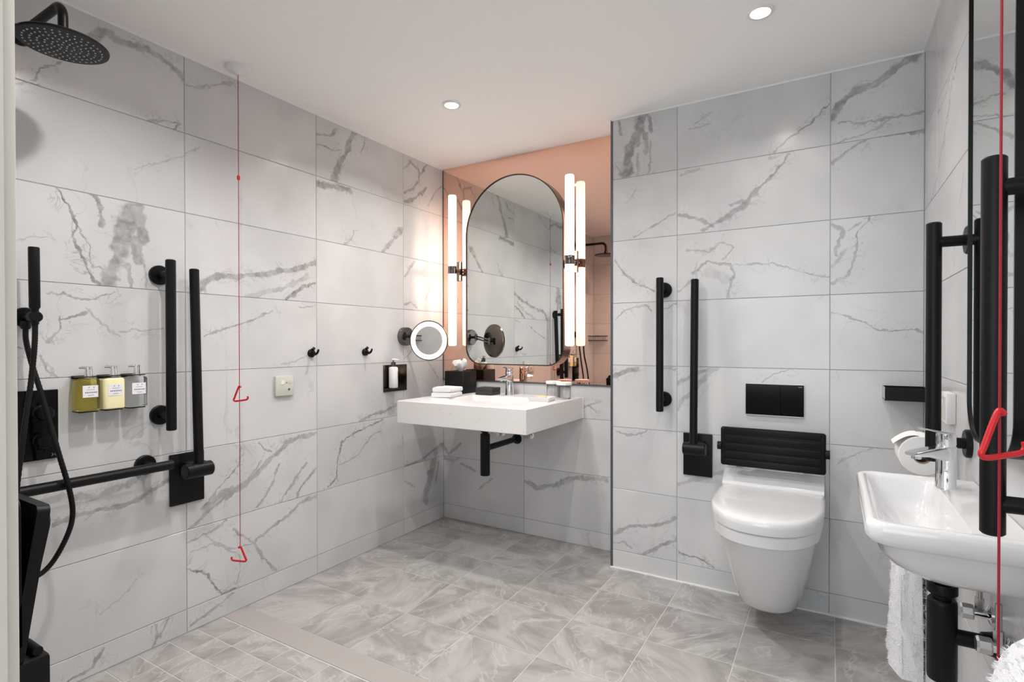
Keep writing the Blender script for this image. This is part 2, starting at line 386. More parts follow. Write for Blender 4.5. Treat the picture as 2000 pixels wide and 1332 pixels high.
VEINS = {
 'L': [
  (0.0165,0.55,[(-1.881,2.093),(-1.82,2.143),(-1.793,2.13),(-1.727,2.14),(-1.662,2.138),(-1.62,2.123),(-1.576,2.099)]),
  (0.005,0.6,[(-2.021,1.901),(-2.001,1.945),(-1.947,1.988)]),
  (0.0045,0.5,[(-2.065,1.867),(-2.036,1.887),(-2.005,1.895)]),
  (0.006,0.5,[(-1.712,1.888),(-1.647,1.916),(-1.583,1.922),(-1.608,1.89)]),
  (0.005,0.3,[(-1.739,1.707),(-1.679,1.74),(-1.578,1.803),(-1.515,1.851)]),
  (0.0065,0.4,[(-1.565,2.074),(-1.513,2.082),(-1.453,2.113),(-1.379,2.157)]),
  (0.005,0.75,[(-1.961,1.587),(-1.934,1.547),(-1.91,1.478),(-1.922,1.439),(-1.898,1.385),(-1.864,1.307),(-1.843,1.291)]),
  (0.004,0.5,[(-1.907,1.478),(-1.878,1.423),(-1.875,1.377),(-1.864,1.348),(-1.832,1.347)]),
  (0.012,0.6,[(-1.867,1.589),(-1.841,1.55),(-1.84,1.496)]),
  (0.044,0.62,[(-1.756,1.551),(-1.791,1.425)]),
  (0.026,0.62,[(-1.785,1.449),(-1.814,1.34),(-1.816,1.302)]),
  (0.029,0.6,[(-1.73,1.562),(-1.711,1.461)]),
  (0.027,0.55,[(-1.744,1.455),(-1.731,1.394)]),
  (0.009,0.5,[(-1.768,1.374),(-1.76,1.293)]),
  (0.0055,0.45,[(-1.716,1.393),(-1.705,1.298)]),
  (0.003,0.35,[(-2.058,1.406),(-2.013,1.426),(-1.965,1.427)]),
  (0.005,0.6,[(-1.987,1.255),(-1.949,1.257),(-1.91,1.242),(-1.875,1.244)]),
  (0.005,0.6,[(-1.961,1.172),(-1.917,1.187),(-1.879,1.198)]),
  (0.004,0.5,[(-1.879,1.239),(-1.847,1.251),(-1.804,1.272)]),
  (0.0045,0.4,[(-1.879,1.215),(-1.848,1.173),(-1.821,1.141),(-1.788,1.127)]),
  (0.005,0.55,[(-1.961,1.19),(-1.953,1.138),(-1.988,1.107)]),
  (0.005,0.5,[(-2.006,1.06),(-1.989,1.012),(-1.958,0.989)]),
  (0.0045,0.4,[(-1.792,1.141),(-1.732,1.144),(-1.65,1.153)]),
  (0.0045,0.5,[(-2.071,1.086),(-2.049,1.082)]),
  (0.017,0.6,[(-1.517,1.295),(-1.505,1.332),(-1.436,1.361),(-1.281,1.379),(-1.131,1.422),(-0.972,1.477)]),
  (0.0115,0.7,[(-1.132,1.294),(-1.089,1.323),(-1.039,1.36),(-0.975,1.387)]),
  (0.014,0.35,[(-1.327,1.293),(-1.131,1.349),(-1.022,1.406)]),
  (0.0055,0.55,[(-1.499,1.121),(-1.386,1.166),(-1.284,1.201),(-1.204,1.233)]),
  (0.005,0.5,[(-1.059,1.261),(-0.976,1.278)]),
  (0.005,0.4,[(-1.159,0.997),(-1.046,1.033),(-1.009,1.054)]),
  (0.0155,0.5,[(-1.502,0.453),(-1.441,0.492),(-1.329,0.51),(-1.214,0.591),(-1.113,0.656),(-0.979,0.671)]),
  (0.005,0.6,[(-1.502,0.465),(-1.408,0.549),(-1.362,0.6),(-1.355,0.675)]),
  (0.0065,0.5,[(-1.281,0.394),(-1.207,0.482),(-1.169,0.562)]),
  (0.0095,0.6,[(-1.082,0.398),(-1.048,0.446),(-0.97,0.509)]),
  (0.0055,0.6,[(-1.279,0.675),(-1.243,0.636),(-1.214,0.625)]),
  (0.0065,0.5,[(-1.42,0.458),(-1.32,0.529),(-1.261,0.593)]),
  (0.007,0.5,[(-1.175,0.384),(-1.095,0.469),(-1.025,0.549)]),
  (0.012,0.5,[(-1.559,0.388),(-1.508,0.425),(-1.459,0.46),(-1.324,0.507)]),
  (0.0065,0.5,[(-1.567,0.338),(-1.504,0.354),(-1.431,0.368),(-1.411,0.394)]),
  (0.006,0.75,[(-1.567,0.241),(-1.487,0.19),(-1.469,0.151),(-1.432,0.091),(-1.374,0.091)]),
  (0.008,0.5,[(-1.392,0.338),(-1.302,0.262),(-1.248,0.165),(-1.194,0.096)]),
  (0.01,0.5,[(-1.303,0.253),(-1.157,0.318)]),
  (0.0105,0.5,[(-1.157,0.318),(-1.06,0.366),(-0.971,0.375)]),
  (0.0055,0.4,[(-1.557,0.298),(-1.462,0.307),(-1.355,0.209),(-1.367,0.107)]),
  (0.005,0.4,[(-1.503,0.353),(-1.399,0.255),(-1.309,0.253)]),
  (0.006,0.5,[(-1.563,0.021),(-1.488,0.041),(-1.389,0.07)]),
  (0.0055,0.6,[(-1.694,0.004),(-1.678,0.041),(-1.685,0.078)]),
  (0.005,0.5,[(-1.673,0.033),(-1.641,0.079)]),
  (0.0085,0.55,[(-1.945,0.017),(-1.88,0.021),(-1.846,0.069)]),
  (0.0045,0.3,[(-1.855,0.195),(-1.793,0.224),(-1.745,0.269)]),
  (0.017,0.42,[(-2.021,0.599),(-1.952,0.617),(-1.878,0.589),(-1.836,0.592),(-1.778,0.603),(-1.735,0.631)]),
  (0.0105,0.55,[(-1.971,0.53),(-1.914,0.544),(-1.844,0.548),(-1.786,0.538),(-1.736,0.548),(-1.63,0.593)]),
  (0.023,0.6,[(-0.728,2.177),(-0.765,2.118),(-0.789,2.041),(-0.835,1.972),(-0.87,1.895)]),
  (0.009,0.5,[(-0.967,2.085),(-0.875,2.115),(-0.853,2.147)]),
  (0.005,0.45,[(-0.958,2.041),(-0.869,2.04),(-0.818,2.055)]),
  (0.0065,0.45,[(-0.657,2.174),(-0.683,2.07)]),
  (0.022,0.65,[(-0.968,1.852),(-0.883,1.864),(-0.773,1.874)]),
  (0.02,0.5,[(-0.525,1.598),(-0.469,1.651),(-0.378,1.744)]),
  (0.0065,0.5,[(-0.807,1.59),(-0.754,1.619),(-0.73,1.665)]),
  (0.0105,0.6,[(-0.308,2.147),(-0.236,2.126),(-0.227,2.062),(-0.277,1.995),(-0.356,1.955)]),
  (0.0105,0.6,[(-0.227,2.095),(-0.176,2.152),(-0.098,2.186)]),
  (0.011,0.6,[(-0.356,1.897),(-0.278,1.935),(-0.195,1.994),(-0.167,2.034)]),
  (0.0075,0.4,[(-0.356,2.089),(-0.299,2.155)]),
  (0.008,0.4,[(-0.153,1.93),(-0.079,2.025),(-0.018,2.074)]),
  (0.012,0.45,[(-0.358,1.473),(-0.301,1.533),(-0.27,1.575)]),
  (0.008,0.35,[(-0.169,1.361),(-0.13,1.438),(-0.081,1.506)]),
  (0.009,0.5,[(-0.359,1.313),(-0.302,1.334),(-0.248,1.307)]),
  (0.009,0.4,[(-0.36,1.009),(-0.303,1.052)]),
  (0.0095,0.4,[(-0.146,0.978),(-0.058,0.883)]),
  (0.0145,0.6,[(-0.362,0.385),(-0.228,0.398),(-0.114,0.432),(-0.008,0.462)]),
  (0.0405,0.55,[(-0.094,0.372),(-0.129,0.285),(-0.182,0.158)]),
  (0.0095,0.5,[(-0.044,0.363),(-0.075,0.242)]),
  (0.009,0.4,[(-0.354,0.304),(-0.274,0.256)]),
  (0.029,0.35,[(-0.084,0.408),(-0.023,0.449)]),
  (0.006,0.7,[(-0.908,0.392),(-0.851,0.432),(-0.841,0.529),(-0.821,0.602),(-0.71,0.64),(-0.532,0.681)]),
  (0.005,0.45,[(-0.831,0.489),(-0.71,0.521),(-0.624,0.603),(-0.544,0.624)]),
  (0.0085,0.55,[(-0.709,0.695),(-0.532,0.72),(-0.432,0.752)]),
  (0.006,0.4,[(-0.361,0.511),(-0.378,0.572)]),
 ],
 'A': [
  (0.011,0.5,[(-0.002,0.448),(0.042,0.404),(0.133,0.477)]),
  (0.0125,0.45,[(0.006,0.371),(0.074,0.363),(0.152,0.397)]),
  (0.0095,0.4,[(0.262,0.207),(0.358,0.29)]),
  (0.017,0.5,[(0.589,0.302),(0.662,0.271),(0.772,0.303),(0.887,0.358),(1.081,0.377)]),
  (0.007,0.5,[(0.923,0.735),(0.974,0.763),(1.049,0.789)]),
  (0.007,0.5,[(0.974,0.763),(1.032,0.72)]),
  (0.0095,0.4,[(0.133,0.353),(0.247,0.32)]),
 ],
 'B': [
  (0.0315,0.65,[(1.33,2.173),(1.305,2.086)]),
  (0.032,0.65,[(1.3,2.087),(1.26,2.024),(1.248,1.906)]),
  (0.0145,0.6,[(1.357,2.165),(1.367,2.091)]),
  (0.017,0.5,[(1.335,2.073),(1.345,1.999)]),
  (0.0075,0.5,[(1.362,2.054),(1.362,1.895)]),
  (0.0125,0.5,[(1.209,2.179),(1.222,2.095)]),
  (0.01,0.45,[(1.308,1.994),(1.301,1.893)]),
  (0.005,0.4,[(1.189,1.971),(1.22,1.911)]),
  (0.005,0.45,[(1.288,1.593),(1.393,1.654),(1.481,1.693)]),
  (0.005,0.3,[(1.24,1.773),(1.296,1.831)]),
  (0.005,0.6,[(1.885,1.894),(1.904,1.912),(1.955,1.951),(2.016,1.987),(2.081,2.049)]),
  (0.0045,0.35,[(1.568,2.08),(1.641,2.117)]),
  (0.0045,0.4,[(1.539,2.063),(1.634,2.064)]),
  (0.0135,0.55,[(1.6,1.599),(1.684,1.635),(1.741,1.672),(1.82,1.741)]),
  (0.0075,0.55,[(1.82,1.741),(1.885,1.796),(1.942,1.871)]),
  (0.01,0.45,[(1.494,1.68),(1.585,1.653),(1.65,1.609)]),
  (0.009,0.4,[(1.503,1.863),(1.584,1.873)]),
  (0.0065,0.4,[(1.714,1.698),(1.826,1.727)]),
  (0.0105,0.3,[(1.875,1.87),(1.952,1.884)]),
  (0.008,0.5,[(1.558,1.407),(1.618,1.451),(1.723,1.436),(1.737,1.395),(1.708,1.299)]),
  (0.0045,0.45,[(1.737,1.437),(1.888,1.43),(1.994,1.387),(2.088,1.36)]),
  (0.006,0.4,[(1.49,1.323),(1.558,1.384)]),
  (0.007,0.45,[(1.527,1.516),(1.629,1.498),(1.684,1.54)]),
  (0.0065,0.45,[(1.684,1.54),(1.733,1.518),(1.693,1.465)]),
  (0.0265,0.22,[(1.629,1.414),(1.714,1.374)]),
  (0.0115,0.45,[(1.491,0.91),(1.588,0.962),(1.664,0.982)]),
  (0.014,0.35,[(1.491,0.797),(1.543,0.865),(1.634,0.968)]),
  (0.0055,0.5,[(1.85,0.932),(1.877,0.963),(1.937,0.982)]),
  (0.0135,0.35,[(1.496,0.45),(1.701,0.531)]),
  (0.006,0.6,[(1.199,1.493),(1.253,1.42),(1.313,1.375),(1.355,1.363),(1.382,1.337)]),
  (0.006,0.45,[(1.192,1.21),(1.261,1.262),(1.348,1.279),(1.377,1.246)]),
  (0.0045,0.4,[(1.422,1.252),(1.488,1.28)]),
  (0.015,0.55,[(1.189,0.941),(1.246,0.962),(1.299,0.976)]),
  (0.006,0.5,[(1.192,0.666),(1.261,0.655),(1.331,0.671),(1.365,0.69)]),
  (0.005,0.4,[(1.413,0.978),(1.484,0.973)]),
  (0.0125,0.55,[(1.187,0.168),(1.271,0.21),(1.395,0.242),(1.48,0.287)]),
  (0.005,0.5,[(1.187,0.13),(1.231,0.131),(1.279,0.106)]),
  (0.0105,0.6,[(1.329,0.094),(1.402,0.14),(1.487,0.194)]),
  (0.007,0.6,[(1.503,0.136),(1.585,0.129),(1.657,0.1)]),
  (0.0195,0.6,[(2.093,1.991),(2.126,2.039),(2.173,2.081),(2.238,2.091),(2.291,2.122),(2.344,2.166),(2.384,2.18)]),
  (0.006,0.5,[(2.116,1.97),(2.207,1.955),(2.291,1.953),(2.39,1.947)]),
  (0.005,0.4,[(2.094,1.897),(2.183,1.9),(2.25,1.919),(2.291,1.949)]),
  (0.008,0.6,[(2.094,1.816),(2.139,1.842),(2.183,1.866),(2.238,1.884)]),
  (0.0075,0.6,[(2.238,1.884),(2.323,1.881),(2.39,1.875)]),
  (0.005,0.5,[(2.229,1.585),(2.184,1.524),(2.174,1.439)]),
  (0.008,0.5,[(2.093,1.331),(2.142,1.356),(2.171,1.395),(2.176,1.436)]),
  (0.0085,0.4,[(2.098,1.576),(2.133,1.541),(2.111,1.442)]),
  (0.005,0.4,[(2.15,1.54),(2.196,1.569)]),
  (0.0105,0.35,[(2.1,1.402),(2.142,1.46)]),
  (0.0045,0.5,[(2.094,1.214),(2.194,1.185),(2.244,1.16),(2.293,1.142),(2.377,1.148),(2.396,1.136)]),
  (0.004,0.4,[(2.127,0.619),(2.167,0.648),(2.23,0.685)]),
  (0.005,0.35,[(2.039,0.087),(2.079,0.088)]),
 ],
 'R': [
  (0.0045,0.6,[(-0.82,1.896),(-0.692,1.841),(-0.646,1.778),(-0.49,1.666),(-0.338,1.582)]),
  (0.004,0.4,[(-0.765,1.893),(-0.594,1.846),(-0.342,1.839)]),
  (0.0035,0.4,[(-0.886,1.547),(-0.823,1.468)]),
  (0.0025,0.4,[(-0.761,1.446),(-0.736,1.298)]),
 ],
}
# ------------------------------------------------------------------ tiled walls
ROWS = [0.0] + [0.088 + 0.3 * k for k in range(7)] + [RH]
JG = 0.0013          # half a joint
TILE_MESH = {}
def tile_mesh(a, h, plane):
    """a tile face a x h, front at 0 facing -Y (plane 'v') or up (plane 'h'), with a small arris"""
    key = (round(a, 4), round(h, 4), plane)
    if key not in TILE_MESH:
        t, c = 0.008, 0.0008
        A, H = a / 2, h / 2
        vs = [(-A, t, -H), (A, t, -H), (A, t, H), (-A, t, H), (-A, c, -H), (A, c, -H), (A, c, H), (-A, c, H),
              (-A + c, 0, -H + c), (A - c, 0, -H + c), (A - c, 0, H - c), (-A + c, 0, H - c)]
        if plane == 'h': vs = [(x, z, -y) for x, y, z in vs]
        fs = [(0, 1, 5, 4), (1, 2, 6, 5), (2, 3, 7, 6), (3, 0, 4, 7), (4, 5, 9, 8), (5, 6, 10, 9), (6, 7, 11, 10), (7, 4, 8, 11), (8, 9, 10, 11), (3, 2, 1, 0)]
        if plane == 'h': fs = [f[::-1] for f in fs]
        me = bpy.data.meshes.new('tile'); me.from_pydata(vs, [], fs); me.materials.append(M['grout'])
        TILE_MESH[key] = me
    return TILE_MESH[key]

PLAIN = {'x': marble('marble_tile', 'x'), 'y': marble('marble_tile', 'y')}
def tiled(wall, code, axis, pos, rz, us, zs):
    """tiles on a wall; us = joints along the wall (world Y or X), zs = joints in height"""
    vs = VEINS.get(code, [])
    for u0, u1 in zip(us, us[1:]):
        lo, hi = min(u0, u1), max(u0, u1)
        for z0, z1 in zip(zs, zs[1:]):
            a, h = hi - lo - 2 * JG, z1 - z0 - 2 * JG
            mine = []
            for r, s, pts in vs:
                run = []
                for p0, p1 in zip(pts, pts[1:]):
                    mu, mz = (p0[0] + p1[0]) / 2, (p0[1] + p1[1]) / 2
                    if lo <= mu < hi and z0 <= mz < z1: mine.append((r, s, [p0, p1]))
            me = tile_mesh(a, h, 'v')
            o = bpy.data.objects.new('tile', me); COL.objects.link(o); o.parent = wall
            uc, zc = (lo + hi) / 2, (z0 + z1) / 2
            o.location = (pos, uc, zc) if axis == 'x' else (uc, pos, zc)
            o.rotation_euler = (0, 0, math.radians(rz))
            o.material_slots[0].link = 'OBJECT'
            o.material_slots[0].material = marble('marble_tile_veined', axis, mine) if mine else PLAIN[axis]

G = 0.0015   # grout face behind the tile faces
wall_left = structure(MB().box(-0.1, -G, FRONT - 0.12, 0.1, 0, RH).build('wall_left', M['grout'], angle=0))
tiled(wall_left, 'L', 'x', 0.0, 90, [0.0, -0.367, -0.969, -1.571, -2.173, FRONT], ROWS)
wall_back = structure(MB().box(-G, BOX_X + 0.02, G, 0.1, 0, RH).build('wall_back', M['grout'], angle=0))
tiled(wall_back, 'A', 'y', 0.0, 0, [0.0, 0.580, BOX_X], [0.0, 0.088, 0.388, 0.688, 0.866])
wall_toilet = structure(MB().box(BOX_X + G, RW + 0.1, BOX_Y + G, 0.1, 0, RH).build('wall_toilet', M['grout'], angle=0))
tiled(wall_toilet, 'B', 'y', BOX_Y, 0, [BOX_X + 0.006, 1.489, 2.092, RW], ROWS)
tiled(wall_toilet, '', 'x', BOX_X, -90, [0.0, BOX_Y + 0.006], ROWS)
wall_right = structure(MB().box(RW + G, RW + 0.1, FRONT - 0.12, BOX_Y + G, 0, RH).build('wall_right', M['grout'], angle=0))
tiled(wall_right, 'R', 'x', RW, -90, [BOX_Y, -0.45, -1.05, -1.65, -2.25, FRONT], ROWS)
wall_front = structure(MB().box(-G, DOOR_L - 0.03, FRONT - 0.12, FRONT - G, 0, RH).box(DOOR_L - 0.03, RW + G, FRONT - 0.12, FRONT - G, DOOR_H + 0.03, RH).build('wall_front', M['grout'], angle=0))
tiled(wall_front, '', 'y', FRONT, 180, [0.0, 0.6, 1.2, DOOR_L - 0.03], ROWS)
tiled(wall_front, '', 'y', FRONT, 180, [DOOR_L - 0.03, 1.95, RW], [DOOR_H + 0.03, RH])

# door lining and architrave
d1 = structure(MB().box(DOOR_L - 0.03, DOOR_L, FRONT - 0.125, FRONT, 0, DOOR_H)
               .box(DOOR_R, RW - 0.001, FRONT - 0.125, FRONT, 0, DOOR_H)
               .box(DOOR_L - 0.03, RW - 0.001, FRONT - 0.125, FRONT, DOOR_H, DOOR_H + 0.03).build('door_1', M['joinery'], angle=0))
MB().rbox(DOOR_L - 0.06, DOOR_L - 0.008, FRONT, FRONT + 0.012, 0.0, DOOR_H + 0.05, 0.004).build('architrave', M['joinery'], d1)

# ceiling and hall behind the camera
structure(MB().box(-0.1, RW + 0.1, FRONT - 0.12, 0.1, RH, RH + 0.08).build('ceiling', M['paint'], angle=0))
HY0, HY1, HX0, HX1 = -4.3, FRONT - 0.12, 0.4, 3.2
structure(MB().box(HX0, HX1, HY0, HY1, -0.08, 0.0).build('floor_hall', M['carpet'], angle=0))
structure(MB().box(HX0 - .1, HX1 + .1, HY0 - .1, HY1, 2.3, 2.4).build('ceiling_hall', M['paint'], angle=0))
WX0, WX1, WZ0, WZ1 = 0.75, 2.95, 0.55, 2.10          # unseen hall window, added behind the camera for soft daylight fill
structure(MB().box(HX0, WX0, HY0 - 0.1, HY0, 0, 2.3).box(WX1, HX1, HY0 - 0.1, HY0, 0, 2.3).box(WX0, WX1, HY0 - 0.1, HY0, 0, WZ0).box(WX0, WX1, HY0 - 0.1, HY0, WZ1, 2.3).build('wall_hall_back', M['hallwall'], angle=0))
wn = structure(MB().box(WX0, WX0 + 0.05, HY0 - 0.08, HY0 - 0.02, WZ0, WZ1).box(WX1 - 0.05, WX1, HY0 - 0.08, HY0 - 0.02, WZ0, WZ1).box(WX0 + 0.05, WX1 - 0.05, HY0 - 0.08, HY0 - 0.02, WZ0, WZ0 + 0.05).box(WX0 + 0.05, WX1 - 0.05, HY0 - 0.08, HY0 - 0.02, WZ1 - 0.05, WZ1)
               .box(1.83, 1.87, HY0 - 0.08, HY0 - 0.02, WZ0 + 0.05, WZ1 - 0.05).build('fill_window_1', M['joinery'], angle=0))  # frame of the added fill window
structure(MB().box(HX0 - 0.1, HX0, HY0 - 0.1, HY1, 0, 2.3).build('wall_hall_left', M['hallwall'], angle=0))
structure(MB().box(HX1, HX1 + 0.1, HY0 - 0.1, HY1, 0, 2.3).build('wall_hall_right', M['hallwall'], angle=0))
structure(MB().box(RW + 0.1, HX1 + .1, HY1, HY1 + 0.1, 0, 2.4).box(-0.1, RW + 0.1, HY1, HY1 + 0.1, RH + 0.08, 2.4).build('wall_hall_front', M['hallwall'], angle=0))

# trims
structure(MB().box(BOX_X - 0.004, BOX_X + 0.006, BOX_Y - 0.0025, BOX_Y + 0.006, 0, RH).build('trim_1', M['trimdark'], angle=0))
structure(MB().box(0.0, 0.007, -0.007, 0.0, 0.866, RH).build('trim_2', M['trimdark'], angle=0))
structure(MB().box(0.007, BOX_X, -0.007, 0.0, 0.866, 0.873).build('trim_3', M['trimdark'], angle=0))
zc = RH - 0.007
structure(MB().box(0.0, 0.005, FRONT, 0.0, zc, RH).box(BOX_X, RW, BOX_Y - 0.005, BOX_Y, zc, RH).box(RW - 0.005, RW, FRONT, BOX_Y - 0.005, zc, RH).build('trim_4', M['trimwhite'], angle=0))
structure(MB().box(BOX_X - 0.004, RW, BOX_Y - 0.006, BOX_Y, 0, 0.006).build('trim_5', M['trimwhite'], angle=0))
structure(MB().box(0.0, 0.003, FRONT, 0.0, 0, 0.003).box(0.003, BOX_X - 0.004, -0.003, 0.0, 0, 0.003).build('trim_7', M['grout'], angle=0))

# floor: 300 mm tiles, threshold strip, 100 mm mosaic in the shower
floor = structure(MB().box(-0.1, RW + 0.1, FRONT - 0.125, 0.1, -0.1, -0.0012).build('floor', M['floorgrout'], angle=0))
def ftile(x0, x1, y0, y1, g):
    me = tile_mesh(x1 - x0 - 2 * g, y1 - y0 - 2 * g, 'h')
    o = bpy.data.objects.new('tile', me); COL.objects.link(o); o.parent = floor
    o.location = ((x0 + x1) / 2, (y0 + y1) / 2, 0)
    o.material_slots[0].link = 'OBJECT'; o.material_slots[0].material = M['stone']
FX = [0.0, 0.011, 0.312, 0.613, 0.914, 1.213, 1.512, 1.811, 2.111, RW]
FY = [0.0, -0.135, -0.436, -0.737, -1.036, -1.334]
for x0, x1 in zip(FX[1:], FX[2:]):
    for y1, y0 in zip(FY, FY[1:]):
        ftile(x0 if x0 > 0.02 else 0.001, x1, y0, y1, 0.0015)
SX = 1.39
structure(MB().box(0.001, SX, -1.432, -1.336, -0.01, 0.0008).build('trim_6', M['strip'], angle=0))
xs = [0.001] + [0.13 + 0.1 * k for k in range(13)]
ys = [-1.436 - 0.1015 * k for k in range(11)] + [FRONT]
for x0, x1 in zip(xs, xs[1:]):
    for y1, y0 in zip(ys, ys[1:]):
        ftile(x0, x1, y0, y1, 0.0016)
fx = [SX - 0.06, 1.512, 1.811, 2.111, RW]
fy = [-1.334, -1.634, -1.934, -2.234, -2.5]
for x0, x1 in zip(fx, fx[1:]):
    for y1, y0 in zip(fy, fy[1:]):
        ftile(max(x0, xs[-1]) if y1 < -1.44 else max(x0, SX), x1, y0, y1, 0.0012)

# ------------------------------------------------------------------ ceiling lamps
def downlight(x, y, z, label, watts=LAMP_W, aim=None):
    t = thing('downlight', label, 'ceiling light', (x, y, z), 0, 'recessed ceiling downlights')
    MB().lathe([(0.030, 0.0), (0.043, 0.0), (0.043, -0.003), (0.040, -0.0055), (0.031, -0.0055), (0.0275, -0.001)], n=40, cap=(False, False)).build('bezel', M['plastic'], t)
    MB().lathe([(0.0275, -0.0012), (0.0001, -0.0012)], n=32, cap=(True, True)).build('lens', M['lampface'], t)
    ld = bpy.data.lights.new('downlight_lamp', 'AREA'); ld.shape = 'DISK'; ld.size = 0.05; ld.energy = watts; ld.spread = math.radians(142); ld.color = (1.0, 0.975, 0.95)
    lo = bpy.data.objects.new('downlight_lamp', ld); COL.objects.link(lo); lo.parent = t; lo.location = (0, 0, -0.008)
    return t
downlight(0.61, -0.72, RH, 'small round recessed downlight in ceiling above the speckled vanity')
downlight(1.894, -0.753, RH, 'small round recessed downlight in ceiling in front of the toilet', LAMP_W * 0.5)
downlight(0.72, -1.88, RH, 'small round recessed downlight in ceiling over the shower', LAMP_W * 1.2)
downlight(1.15, -1.42, RH, 'unseen fill downlight added at the middle of the bathroom ceiling')  # unseen lamp, added to brighten the left wall
downlight(1.75, -1.90, RH, 'unseen fill downlight added in ceiling just inside the doorway', LAMP_W * 0.7)  # unseen lamp continuing the ceiling grid, added for fill
# ------------------------------------------------------------------ alcove: tinted mirror, arched mirror, sconces
rm = tag(MB().box(0.008, BOX_X - 0.0005, -0.0055, -0.0005, 0.874, RH - 0.001).build('tinted_mirror', M['rosemirror'], angle=0),
         'rose tinted mirror panel covering the alcove wall from vanity to ceiling', 'mirror')

def arch_outline(hw, zb, zt, r, n=40):
    """closed outline of a mirror: half-round top, rounded bottom corners"""
    zc_ = zt - hw; out = []
    for k in range(n + 1):
        a = PI * k / n
        out.append((hw * math.cos(a), zc_ + hw * math.sin(a)))
    for k in range(9):
        a = math.radians(180 + 90 * k / 8); out.append((-hw + r + r * math.cos(a), zb + r + r * math.sin(a)))
    for k in range(9):
        a = math.radians(270 + 90 * k / 8); out.append((hw - r + r * math.cos(a), zb + r + r * math.sin(a)))
    return out
def arched_mirror(label, loc, rz, hw, zb, zt, r, depth, face=0.006):
    t = thing('arched_mirror', label, 'mirror', loc, rz)
    o0 = arch_outline(hw, zb, zt, r); o1 = arch_outline(hw - face, zb + face, zt - face, r - face)
    R = lambda o, y: [(x, y, z) for x, z in o]
    fr = MB().loft([R(o1, -depth + 0.004), R(o1, -depth), R(o0, -depth), R(o0, 0.0)], False, True)
    fr.build('frame', M['black' if depth < 0.04 else 'bronze'], t, angle=30)
    MB().loft([R(o1, -depth + 0.006), R(o1, -depth + 0.004)], True, True).build('mirror_glass', M['mirror'], t, angle=30)
    return t
arched_mirror('tall arched mirror with thin dark bronze frame above the speckled vanity', (0.5315, -0.0055, 0), 0, 0.3235, 0.969, 2.056, 0.10, 0.044)

def sconce(x, label):
    t = thing('wall_sconce', label, 'wall light', (x, -0.0055, 1.535), 0, 'tube sconces beside the arched mirror')
    yc = -0.073
    MB().tube([(0, yc, 0.022), (0, yc, 0.440), (0, yc, 0.449), (0, yc, 0.452)], [0.0245, 0.0245, 0.0225, 0.014], 28).build('tube', M['tubelamp'], t)
    MB().tube([(0, yc, -0.022), (0, yc, -0.445), (0, yc, -0.453), (0, yc, -0.456)], [0.0245, 0.0245, 0.0225, 0.014], 28).build('tube', M['tubelamp'], t)
    MB().lathe([(0.0265, -0.024), (0.0275, -0.022), (0.0275, 0.022), (0.0265, 0.024)], (0, yc, 0), n=36).build('collar', M['gunmetal'], t)
    MB().cyl((0, yc + 0.02, 0), (0, -0.008, 0), 0.013).build('stem', M['gunmetal'], t)
    MB().rbox(-0.0175, 0.0175, -0.010, 0.0, -0.060, 0.060, 0.005).build('backplate', M['gunmetal'], t)
sconce(0.130, 'glowing white tube sconce left of the arched mirror')
sconce(0.903, 'glowing white tube sconce right of the arched mirror')

# ------------------------------------------------------------------ vanity
VX0, VX1, VYF, VZ0, VZ1 = 0.190, 0.945, -0.628, 0.690, 0.803
t = thing('vanity_basin', 'speckled white slab vanity with sunken basin on the alcove wall', 'basin', (0.5675, -0.0005, VZ0))
hx0, hx1, hy0, hy1 = -0.215, 0.215, -0.46, -0.17
hw_, dz = (VX1 - VX0) / 2, VZ1 - VZ0
vy0 = VYF
slab = MB()
rings = [[(x, y, 0) for x, y in rrect(-hw_ + .002, hw_ - .002, vy0 + .002, -0.001, 0.004, 6)],
         [(x, y, 0.002) for x, y in rrect(-hw_, hw_, vy0, 0, 0.004, 6)],
         [(x, y, dz - 0.002) for x, y in rrect(-hw_, hw_, vy0, 0, 0.004, 6)],
         [(x, y, dz) for x, y in rrect(-hw_ + .002, hw_ - .002, vy0 + .002, -0.001, 0.004, 6)],
         [(x, y, dz) for x, y in rrect(hx0 - .004, hx1 + .004, hy0 - .004, hy1 + .004, 0.030, 6)],
         [(x, y, dz - 0.004) for x, y in rrect(hx0, hx1, hy0, hy1, 0.028, 6)],
         [(x, y, 0.020) for x, y in rrect(hx0 + .02, hx1 - .02, hy0 + .02, hy1 - .02, 0.03, 6)],
         [(x, y, 0.004) for x, y in rrect(hx0 + .045, hx1 - .045, hy0 + .045, hy1 - .045, 0.03, 6)]]
slab.loft(rings, True, True).build('slab', M['counter'], t)
MB().loft([[(x, y, z) for x, y in rrect(-0.25 + g, 0.25 - g, -0.52 + g, -0.12 - g, 0.04, 6)] for z, g in ((-0.0005, 0), (-0.012, 0.004), (-0.026, 0.02))]).build('bowl_underside', M['counter'], t)
MB().lathe([(0.024, 0.0045), (0.024, 0.0075), (0.018, 0.009), (0.0001, 0.009)], (0, -0.31, 0), n=24).build('waste', M['chrome'], t)
MB().box(hw_, hw_ + 0.006, -0.006, 0.0, 0.0, dz).build('sealant', M['trimwhite'], t)

